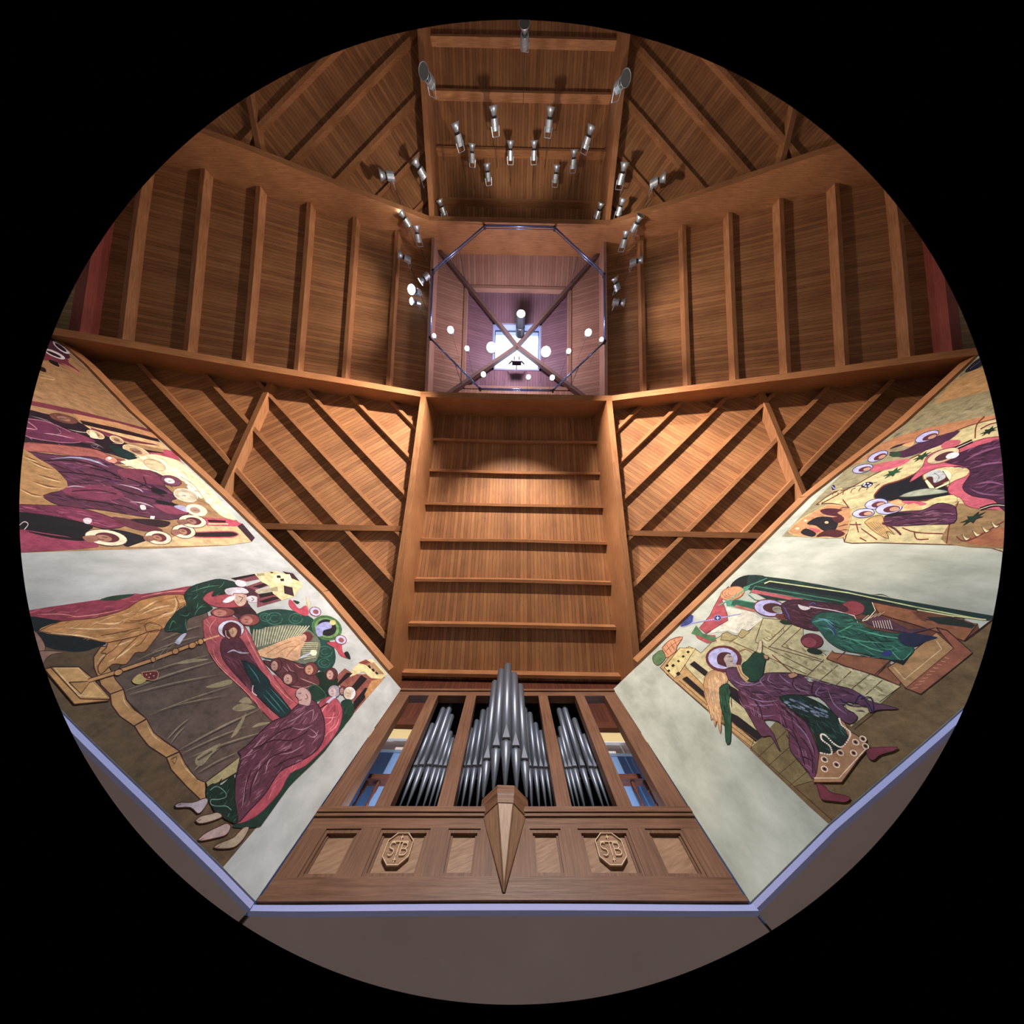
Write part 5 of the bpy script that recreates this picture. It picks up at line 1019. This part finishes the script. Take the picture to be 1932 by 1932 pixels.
for c, p in (('4f9cae', ((1330, 460), (1420, 440), (1490, 500))), ('4f9cae', ((1370, 430), (1440, 440), (1500, 480))), ('4f9cae', ((1430, 500), (1480, 520), (1500, 560))), ('4fae8a', ((1640, 500), (1850, 560), (2060, 590))), ('4fae8a', ((1540, 560), (1680, 600), (1880, 615))), ('4fae8a', ((1620, 580), (1780, 660), (1960, 700))), ('2c3c7a', ((1500, 420), (1500, 520), (1530, 580))), ('2c3c7a', ((1400, 470), (1480, 500), (1510, 560))), ('4fae8a', ((1520, 540), (1600, 500), (1640, 480))), ('4fae8a', ((1920, 660), (2010, 750), (2090, 670)))): M.stroke(c, p, 9, taper=True)
M.fill('1c2748', E((1100, 560), (1180, 540), (1395, 572), (1330, 600), (1215, 645), (1130, 620))); M.fill('0e1c24', E((1030, 742), (1145, 745), (1212, 690), (1140, 785)), False); M.ell('28367c', 1898, 695, 42, 22, -10)
M.fill('5a3444', E((820, 440), (920, 400), (1060, 455), (1180, 520), (1390, 500), (1200, 545), (1060, 520), (920, 490)), False, line='2a2458', lw=5)
for i in range(8): M.stroke('e0d0c4', E((910 + i * 18, 450 - i * 1), (925 + i * 19, 500 + i * 2)), 5, False)
for i in range(5): M.stroke('d8b890', E((830 + i * 30, 445 - i * 8), (880 + i * 30, 400 - i * 6 + 6)), 5, False)
M.stroke('e0dcb0', E((905, 310), (930, 370), (870, 440), (830, 450)), 7, False)
# winged messenger
M.fill('be9060', D((512, 930), (530, 860), (600, 818), (690, 860), (690, 915), (640, 945), (652, 1080), (648, 1200), (640, 1300), (615, 1205), (600, 1248), (585, 1180), (570, 1195), (560, 1120), (530, 1050)), line='7a4c30')
M.folds(D((512, 930), (600, 818), (690, 860), (652, 1080), (640, 1300), (570, 1195)), 50, 80, 90, ['d8b080', '9c7040', 'e6c8a0'], 6, 10)
for i in range(9): M.stroke('dcb68c', D((560 + i * 12, 850 + i * 4), (556 + i * 12, 960), (575 + i * 9, 1120)), 6, taper=True)
M.fill('1d4a32', D((632, 955), (690, 922), (722, 965), (702, 1060), (722, 1200), (720, 1300), (712, 1372), (682, 1362), (670, 1200), (640, 1080)), line='0c2418')
M.folds(D((632, 955), (722, 965), (722, 1200), (682, 1362)), 20, 84, 80, ['2c6a48', '10301e'], 6, 8)
M.fill('20101c', D((700, 940), (780, 980), (820, 1060), (740, 1020)))
M.ell('5c262c', 664, 735, 137, 101, 4); M.ell('a8a8dc', 658, 732, 112, 80, 4); M.fill('4a2028', D((615, 720), (640, 690), (690, 685), (720, 700), (680, 730), (680, 770), (700, 800), (660, 790), (620, 770))); M.fill('a89a94', D((665, 735), (690, 700), (715, 705), (740, 735), (735, 760), (770, 790), (700, 810), (680, 770))); M.stroke('3a2024', D((700, 720), (722, 718)), 5); M.stroke('3a2024', D((715, 755), (735, 752)), 4)
M.stroke('a88458', D((780, 680), (830, 660), (880, 690)), 6)
M.fill('5a3250', D((680, 812), (760, 800), (790, 870), (860, 920), (950, 850), (1130, 840), (1250, 858), (1310, 912), (1390, 905), (1500, 935), (1640, 970), (1760, 1052)) + E((1000, 1085), (1105, 1115), (960, 1122), (890, 1142)) + D((1740, 1092), (1600, 1062), (1570, 1100), (1675, 1170), (1615, 1228), (1500, 1152), (1380, 1022), (1200, 1012), (1080, 1022), (900, 1060), (780, 970), (700, 890)), line='28141e')
M.folds(D((680, 812), (860, 920), (950, 850), (1250, 858), (1640, 970), (1760, 1052), (1675, 1170), (1380, 1022), (1080, 1022), (780, 970)), 110, 15, 90, ['6c4466', '44203c', '7c5878', '341430'], 8, 22)
M.fill('62304e', D((780, 965), (900, 1050), (1080, 1022), (1180, 1135), (1290, 1222), (1370, 1400), (1392, 1530), (1345, 1645), (1280, 1560), (1170, 1430), (1155, 1290), (1080, 1212), (970, 1200), (1040, 1300), (1090, 1440), (1020, 1320), (950, 1322), (870, 1190), (800, 1062)), line='28141e')
M.folds(D((780, 965), (1080, 1022), (1290, 1222), (1392, 1530), (1345, 1645), (1170, 1430), (1080, 1212), (870, 1190)), 110, 50, 100, ['764060', '48203a', '855070', '38162c'], 9, 30)
for p in (((720, 880), (800, 930), (900, 930), (980, 890)), ((980, 860), (940, 900), (980, 950)), ((1020, 850), (1000, 900), (1060, 930)), ((1080, 850), (1130, 900), (1180, 930)), ((1190, 890), (1210, 960), (1320, 990)), ((1400, 940), (1360, 1000), (1400, 1020)), ((840, 1020), (960, 1060), (1080, 1050)), ((850, 1080), (960, 1090), (1060, 1080)), ((1450, 960), (1500, 1080), (1600, 1160)), ((900, 1120), (960, 1170), (1060, 1160)), ((1180, 1200), (1280, 1300), (1340, 1420))): M.stroke('8c6c94', D(*p), 9, taper=True)
for p in (((1160, 1290), (1230, 1380), (1280, 1540)), ((1100, 1100), (1200, 1180), (1290, 1300)), ((1200, 860), (1190, 940), (1240, 990)), ((960, 1200), (940, 1110), (900, 1060)), ((1250, 1330), (1330, 1450), (1340, 1600)), ((1340, 920), (1330, 990), (1360, 1020)), ((1540, 1040), (1640, 1090), (1700, 1010), (1790, 1135)), ((1700, 1040), (1780, 1030), (1800, 1135))): M.stroke('251a4c' if p[0][0] > 1500 else '301428', D(*p), 9)
M.fill('0e2823', D((1085, 1022), (1240, 1010), (1400, 1075), (1500, 1152), (1545, 1205), (1600, 1280), (1620, 1325), (1560, 1402), (1480, 1462), (1390, 1440), (1360, 1335), (1280, 1205), (1150, 1102)), line='081614')
M.folds(D((1085, 1022), (1400, 1075), (1620, 1325), (1480, 1462), (1280, 1205)), 60, 40, 90, ['183a32', '081a18', '24504a'], 9, 25)
for i in range(46): t = random.random(); u_ = random.random(); M.ell(random.choice(['5f7390', '3c4c68', '7d90a8']), 1120 + 330 * t, 1030 + 110 * t + u_ * 70 - 10, random.uniform(12, 30), random.uniform(3, 8), 24, n=7)
M.fill('133d2e', D((800, 785), (850, 742), (910, 680), (982, 712), (970, 800), (955, 872), (900, 912), (830, 885)), line='082018'); M.stroke('cba878', D((772, 785), (800, 850), (850, 895)), 26); M.stroke('7a3028', D((775, 790), (800, 850), (845, 890)), 5)
M.fill('cfc09a', D((912, 682), (925, 640), (935, 600), (955, 605), (950, 690)), line='7a6a48'); M.fill('b89070', D((965, 705), (1000, 715), (1000, 740), (975, 735)), line='4a2418'); M.fill('b58a6c', D((1150, 855), (1200, 840), (1225, 865), (1170, 885)), line='4a2418'); M.stroke('6a2e20', D((1030, 705), (1180, 838)), 6, False); M.stroke('4a2418', D((1200, 845), (1290, 865)), 5, False)
M.fill('a87852', D((1540, 1190), (1580, 1220), (1625, 1290), (1700, 1332), (1772, 1402), (1700, 1480), (1640, 1562), (1560, 1672), (1342, 1672), (1370, 1600), (1392, 1445), (1475, 1465), (1565, 1405), (1612, 1330)), False, line='4a2018', lw=8)
M.stroke('e0c8ac', D((1350, 1640), (1540, 1640), (1640, 1530), (1760, 1400)), 8, False)
bd = cat([(1540, 1190), (1560, 1240), (1620, 1290), (1615, 1340), (1560, 1405), (1500, 1380), (1440, 1320), (1405, 1310), (1410, 1350), (1470, 1400), (1480, 1460), (1400, 1450)], False, 5)
for p in bd: M.ell('efe0cc', p.x, p.y, 8, 6, n=7)
for x, y in ((1740, 1400), (1650, 1452), (1550, 1450), (1520, 1540), (1430, 1572), (1665, 1370), (1720, 1345), (1430, 1500)): M.ell('efe0cc', x, y, 30, 22, 35, n=12); M.ell('a87852', x, y, 23, 16, 35, n=12); M.ell('28121c', x, y, 15, 10, 35, n=10)
M.fill('702638', D((1368, 1680), (1430, 1700), (1470, 1745), (1550, 1765), (1622, 1788), (1590, 1822), (1500, 1815), (1410, 1802), (1388, 1750)), line='401420'); M.fill('702638', D((1745, 1430), (1800, 1412), (1980, 1408), (1940, 1440), (1850, 1465), (1800, 1505), (1760, 1485)), line='401420')
M.done('mural of a winged figure greeting a seated woman, right wall beside the organ')

# ---- right wall, far panel: reclining figure in a rocky landscape with riders and angels
M = Mural(1, 1430, 640)
M.fill('8f8868', [(180, 1490), (450, 1200), (720, 930), (1000, 735), (1100, 656), (1300, 470), (1640, 150), (1740, 110), (2000, 100), (2010, 1565), (650, 1530), (640, 1500)], False)
M.folds([(720, 930), (1300, 470), (1640, 150), (1960, 120), (1960, 560), (1200, 800)], 110, -30, 110, ['7c775c', '9c9678', '857a58', '706c58'], 12, 15)
M.fill('b08a58', [(1335, 485), (1420, 380), (1500, 300), (1640, 230), (1780, 200), (1960, 220), (1960, 330), (1700, 400), (1500, 445)])
for i in range(14): M.stroke('d8b878', [(1400 + i * 24, 440 - i * 12), (1480 + i * 22, 380 - i * 9)], 7, taper=True)
M.fill('1a1c34', [(1560, 250), (1640, 165), (1740, 110), (1760, 140), (1660, 220)]); M.stroke('d0d0e0', [(1600, 225), (1680, 165)], 9, taper=True)
M.fill('b07850', [(700, 960), (860, 850), (960, 775), (1300, 665), (1800, 570), (1960, 560), (1960, 640), (1500, 700), (1000, 830)])
M.fill('bdb281', [(440, 1250), (560, 1165), (700, 1122), (900, 1010), (1200, 880), (1500, 690), (1800, 600), (2010, 560), (2010, 1560), (1700, 1558), (1300, 1548), (900, 1537), (652, 1530), (690, 1400), (700, 1285), (560, 1240)], line='5a2c1c', lw=7)
M.fill('8a6e48', [(1500, 1240), (1900, 1290), (2010, 1300), (2010, 1565), (1420, 1545), (1440, 1400)]); M.fill('9a5c3c', [(1600, 1500), (1720, 1450), (1960, 1420), (1960, 1560), (1600, 1545)])
for i in range(80):
    x = random.uniform(680, 1900); y = random.uniform(1230, 1530) if random.random() < .6 else 1080 - (x - 700) * .42 + random.uniform(-40, 120)
    M.stroke(random.choice(['9c9060', 'd0c898', '8a7a50']), [(x, y), (x + random.uniform(20, 70), y - random.uniform(-16, 30))], 7, taper=True)
for p in (((1515, 1225), (1450, 1390), (1425, 1545)), ((700, 1285), (690, 1400), (652, 1530)), ((1500, 1490), (1550, 1525), (1640, 1500), (1860, 1375)), ((1640, 750), (1650, 650), (1712, 585)), ((960, 1110), (1080, 1075), (1260, 975)), ((640, 1210), (700, 1290)), ((1180, 1450), (1200, 1510), (1290, 1510)), ((740, 1380), (760, 1460)), ((690, 1400), (780, 1400)), ((770, 1500), (820, 1525)), ((780, 1430), (900, 1515)), ((1090, 1425), (1200, 1460), (1400, 1470)), ((1680, 680), (1760, 640), (1900, 610)), ((1500, 1230), (1420, 1220))): M.stroke('6a2420', p, 9, taper=False)
for x in (560, 600, 640, 700, 760, 820, 880): M.stroke('6a3420', [(x, 1190 - (x - 560) * .2), (x + 14, 1150 - (x - 560) * .12), (x + 40, 1150 - (x - 560) * .18)], 6)
for x, y in ((1560, 1500), (1640, 1470), (1710, 1440), (1780, 1405)): M.fill('dcd4a4', [(x - 20, y - 25), (x + 10, y + 22), (x + 50, y), (x + 20, y + 5)]); M.stroke('5a2c1c', [(x - 20, y - 25), (x + 10, y + 22), (x + 50, y)], 6)
# host of haloed figures along the sky
M.fill('46243f', [(990, 855), (1100, 840), (1250, 765), (1400, 720), (1530, 690), (1420, 780), (1300, 830), (1100, 895)]); M.fill('30182c', [(1180, 770), (1000, 830), (1050, 800)]); M.fill('b85468', [(850, 962), (980, 925), (1150, 905), (1080, 955), (960, 990), (860, 1002)]); M.fill('264530', [(990, 870), (1060, 850), (1080, 880), (1020, 890)]); M.fill('dc9868', [(1090, 800), (1180, 770), (1160, 810)])
M.fill('b85468', [(1385, 800), (1440, 765), (1530, 765), (1500, 810), (1400, 828)])
def crescent(x, y, a_, b_, r_):
    M.ell('2c2a50', x, y, a_ + 6, b_ + 5, r_); M.ell('a9aee6', x, y, a_, b_, r_); M.ell('5a2430', x + a_ * .22, y + b_ * .12, a_ * .66, b_ * .62, r_); M.ell('b58a70', x + a_ * .42, y + b_ * .1, a_ * .38, b_ * .4, r_)
crescent(905, 885, 78, 30, -24); crescent(792, 978, 76, 28, -14); crescent(1278, 735, 92, 30, -22)
M.stroke('4a4a4c', [(560, 1140), (720, 1115), (900, 1080)], 5, False); M.ell('1e1e3c', 825, 1100, 46, 21, -14); 
for a_ in range(6): M.ell('e0e0f0', 825 + 26 * math.cos(a_), 1100 + 11 * math.sin(a_), 8, 5, n=7)
M.ell('1e1e50', 570, 1120, 14, 20, 0); M.stroke('a9aee6', [(560, 1110), (580, 1130)], 5)
# cave, mattress, reclining figure, crib
M.fill('11131f', [(880, 1175), (950, 1105), (1060, 1072), (1180, 1020), (1255, 978), (1250, 1060), (1400, 1095), (1460, 1170), (1350, 1200), (1200, 1225), (1000, 1222), (890, 1205)], line='6a2c20', lw=10)
M.fill('b44c64', [(1245, 960), (1285, 880), (1400, 830), (1560, 800), (1700, 752), (1840, 735), (2010, 730), (2010, 1290), (1850, 1290), (1700, 1285), (1580, 1260), (1530, 1200), (1440, 1160), (1460, 1085), (1580, 1030), (1580, 975), (1400, 965), (1270, 1010), (1150, 1080), (1180, 1030)], line='6a2030')
M.folds([(1245, 960), (1400, 830), (1840, 735), (2010, 730), (2010, 1290), (1700, 1285), (1440, 1160), (1580, 975)], 60, -15, 90, ['c05c72', '9c3c54'], 8, 25)
M.fill('3d1a38', [(1410, 930), (1480, 880), (1600, 830), (1720, 790), (1850, 762), (2010, 755), (2010, 1330), (1850, 1290), (1780, 1215), (1620, 1185), (1545, 1120), (1600, 1025), (1580, 970)], line='241020')
M.folds([(1410, 930), (1600, 830), (2010, 755), (2010, 1330), (1780, 1215), (1545, 1120), (1600, 1025)], 130, -18, 110, ['52284a', '2a1028', '64385c', '482044'], 10, 20)
for p in (((1560, 920), (1700, 850), (1880, 800)), ((1600, 980), (1750, 940), (1900, 930)), ((1640, 1100), (1760, 1080), (1880, 1110)), ((1600, 1130), (1700, 1170), (1860, 1180))): M.stroke('74446c', p, 14, taper=True)
for p in (((1380, 850), (1480, 830), (1620, 770)), ((1680, 1285), (1780, 1255), (1880, 1260))): M.stroke('1c1016', p, 28); M.stroke('d8c8c0', p, 4)
M.ell('bfae8c', 1400, 882, 130, 46, -20, '7a3c38', 5); M.ell('4a2430', 1410, 885, 80, 26, -20); M.ell('c9ccd8', 1470, 880, 52, 22, -15)
M.ell('e0dcb0', 1395, 1035, 68, 48, 0); M.fill('dcd8a8', [(1258, 1070), (1290, 1055), (1335, 1125), (1450, 1075), (1445, 1095), (1310, 1150)], False, line='3a2420', lw=5); M.fill('4a1c24', [(1268, 1050), (1400, 995), (1448, 1068), (1330, 1118)], False); M.fill('a8b0b8', [(1268, 1040), (1300, 1000), (1380, 992), (1420, 1040), (1380, 1070), (1330, 1085), (1320, 1040)]); M.stroke('5a6470', [(1330, 1010), (1370, 1040), (1350, 1080)], 5)
M.fill('949e8c', [(1065, 1192), (1130, 1160), (1280, 1128), (1440, 1152), (1320, 1175), (1150, 1192)], line='3a4440'); M.fill('c4bc80', [(1260, 1235), (1340, 1200), (1480, 1180), (1500, 1230), (1400, 1240), (1300, 1250)])
crescent(895, 1245, 84, 36, -10); crescent(990, 1280, 98, 40, -8); crescent(798, 1315, 80, 32, -6)
M.fill('d29a68', [(1000, 1235), (1060, 1210), (1110, 1240), (1080, 1265)]); M.fill('b44c64', [(1080, 1225), (1200, 1225), (1280, 1245), (1180, 1260)]); M.fill('d29a68', [(1100, 1270), (1180, 1240), (1240, 1275), (1160, 1290)])
M.fill('4c2240', [(945, 1360), (1000, 1320), (1120, 1300), (1250, 1290), (1360, 1240), (1470, 1255), (1500, 1300), (1480, 1390), (1300, 1400), (1050, 1412), (970, 1395)], line='241020'); M.stroke('16141c', [(950, 1340), (1050, 1325), (1180, 1318)], 26, taper=True)
M.folds([(945, 1360), (1250, 1290), (1500, 1300), (1480, 1390), (1050, 1412)], 60, -4, 110, ['64385a', '341230', '785068'], 7, 8)
for p in (((1000, 1380), (1200, 1350), (1440, 1350)), ((1200, 1330), (1320, 1290), (1440, 1290)), ((1060, 1400), (1240, 1380), (1400, 1380))): M.stroke('2a1024', p, 8, taper=True)
M.fill('b5955c', [(805, 1385), (870, 1340), (940, 1335), (960, 1400), (1035, 1478), (970, 1450), (985, 1508), (880, 1455)], line='6a4424'); M.stroke('5a2030', [(940, 1390), (1030, 1430), (1080, 1478)], 16)
for i in range(5): M.stroke('8a6a3c', [(830 + i * 20, 1380), (880 + i * 18, 1430), (940 + i * 14, 1480)], 4)
# riders at the near corner
M.fill('b88458', [(230, 1450), (300, 1380), (380, 1330), (470, 1280), (560, 1250), (700, 1285), (690, 1400), (655, 1490), (560, 1500), (400, 1495), (280, 1480)], line='d8b070')
M.stroke('dcc090', [(470, 1250), (500, 1225), (640, 1130), (560, 1150)], 6); M.stroke('6a3420', [(480, 1240), (560, 1200), (680, 1130)], 6)
for c, v in (('4a1c2c', ((470, 1295), (540, 1278), (640, 1290), (600, 1312), (640, 1340), (520, 1330))), ('1c1820', ((370, 1395), (450, 1345), (560, 1345), (610, 1370), (580, 1450), (500, 1450), (440, 1410))), ('1c1820', ((325, 1465), (365, 1430), (440, 1465), (410, 1495))), ('b44c5c', ((380, 1425), (470, 1440), (450, 1462))), ('4a1c24', ((440, 1495), (500, 1450), (600, 1440), (660, 1470), (600, 1500), (520, 1490))), ('4a1c24', ((560, 1350), (640, 1340), (650, 1370), (600, 1390)))): M.fill(c, v)
for p in (((600, 1300), (650, 1270), (700, 1280)), ((600, 1420), (650, 1405), (690, 1400)), ((610, 1450), (660, 1440), (690, 1445)), ((620, 1480), (670, 1470)), ((480, 1500), (540, 1510)), ((420, 1310), (470, 1330)), ((270, 1440), (320, 1450)), ((260, 1430), (250, 1460))): M.stroke('4a1c18', p, 7, taper=True)
for x, y in ((360, 1370), (520, 1385), (300, 1430)): M.ell('dcb088', x, y, 16, 10, n=8)
def bush(x, y, r_, c='152a20'):
    pts = []
    for i in range(14):
        a_ = 2 * math.pi * i / 14; k_ = r_ * (1.0 if i % 2 else .45); pts.append((x + k_ * math.cos(a_) * 1.2, y + k_ * math.sin(a_) * .55))
    M.fill(c, [(a - (b_ - y) * .5, b_ - (a - x) * .35) for a, b_ in pts], False)
bush(1625, 1355, 85); bush(1240, 888, 62, '1c3a28'); bush(1020, 1010, 68, '1f4a2c'); bush(1745, 695, 60)
M.done('far mural on the right wall, reclining purple-robed figure in a pale rocky landscape')
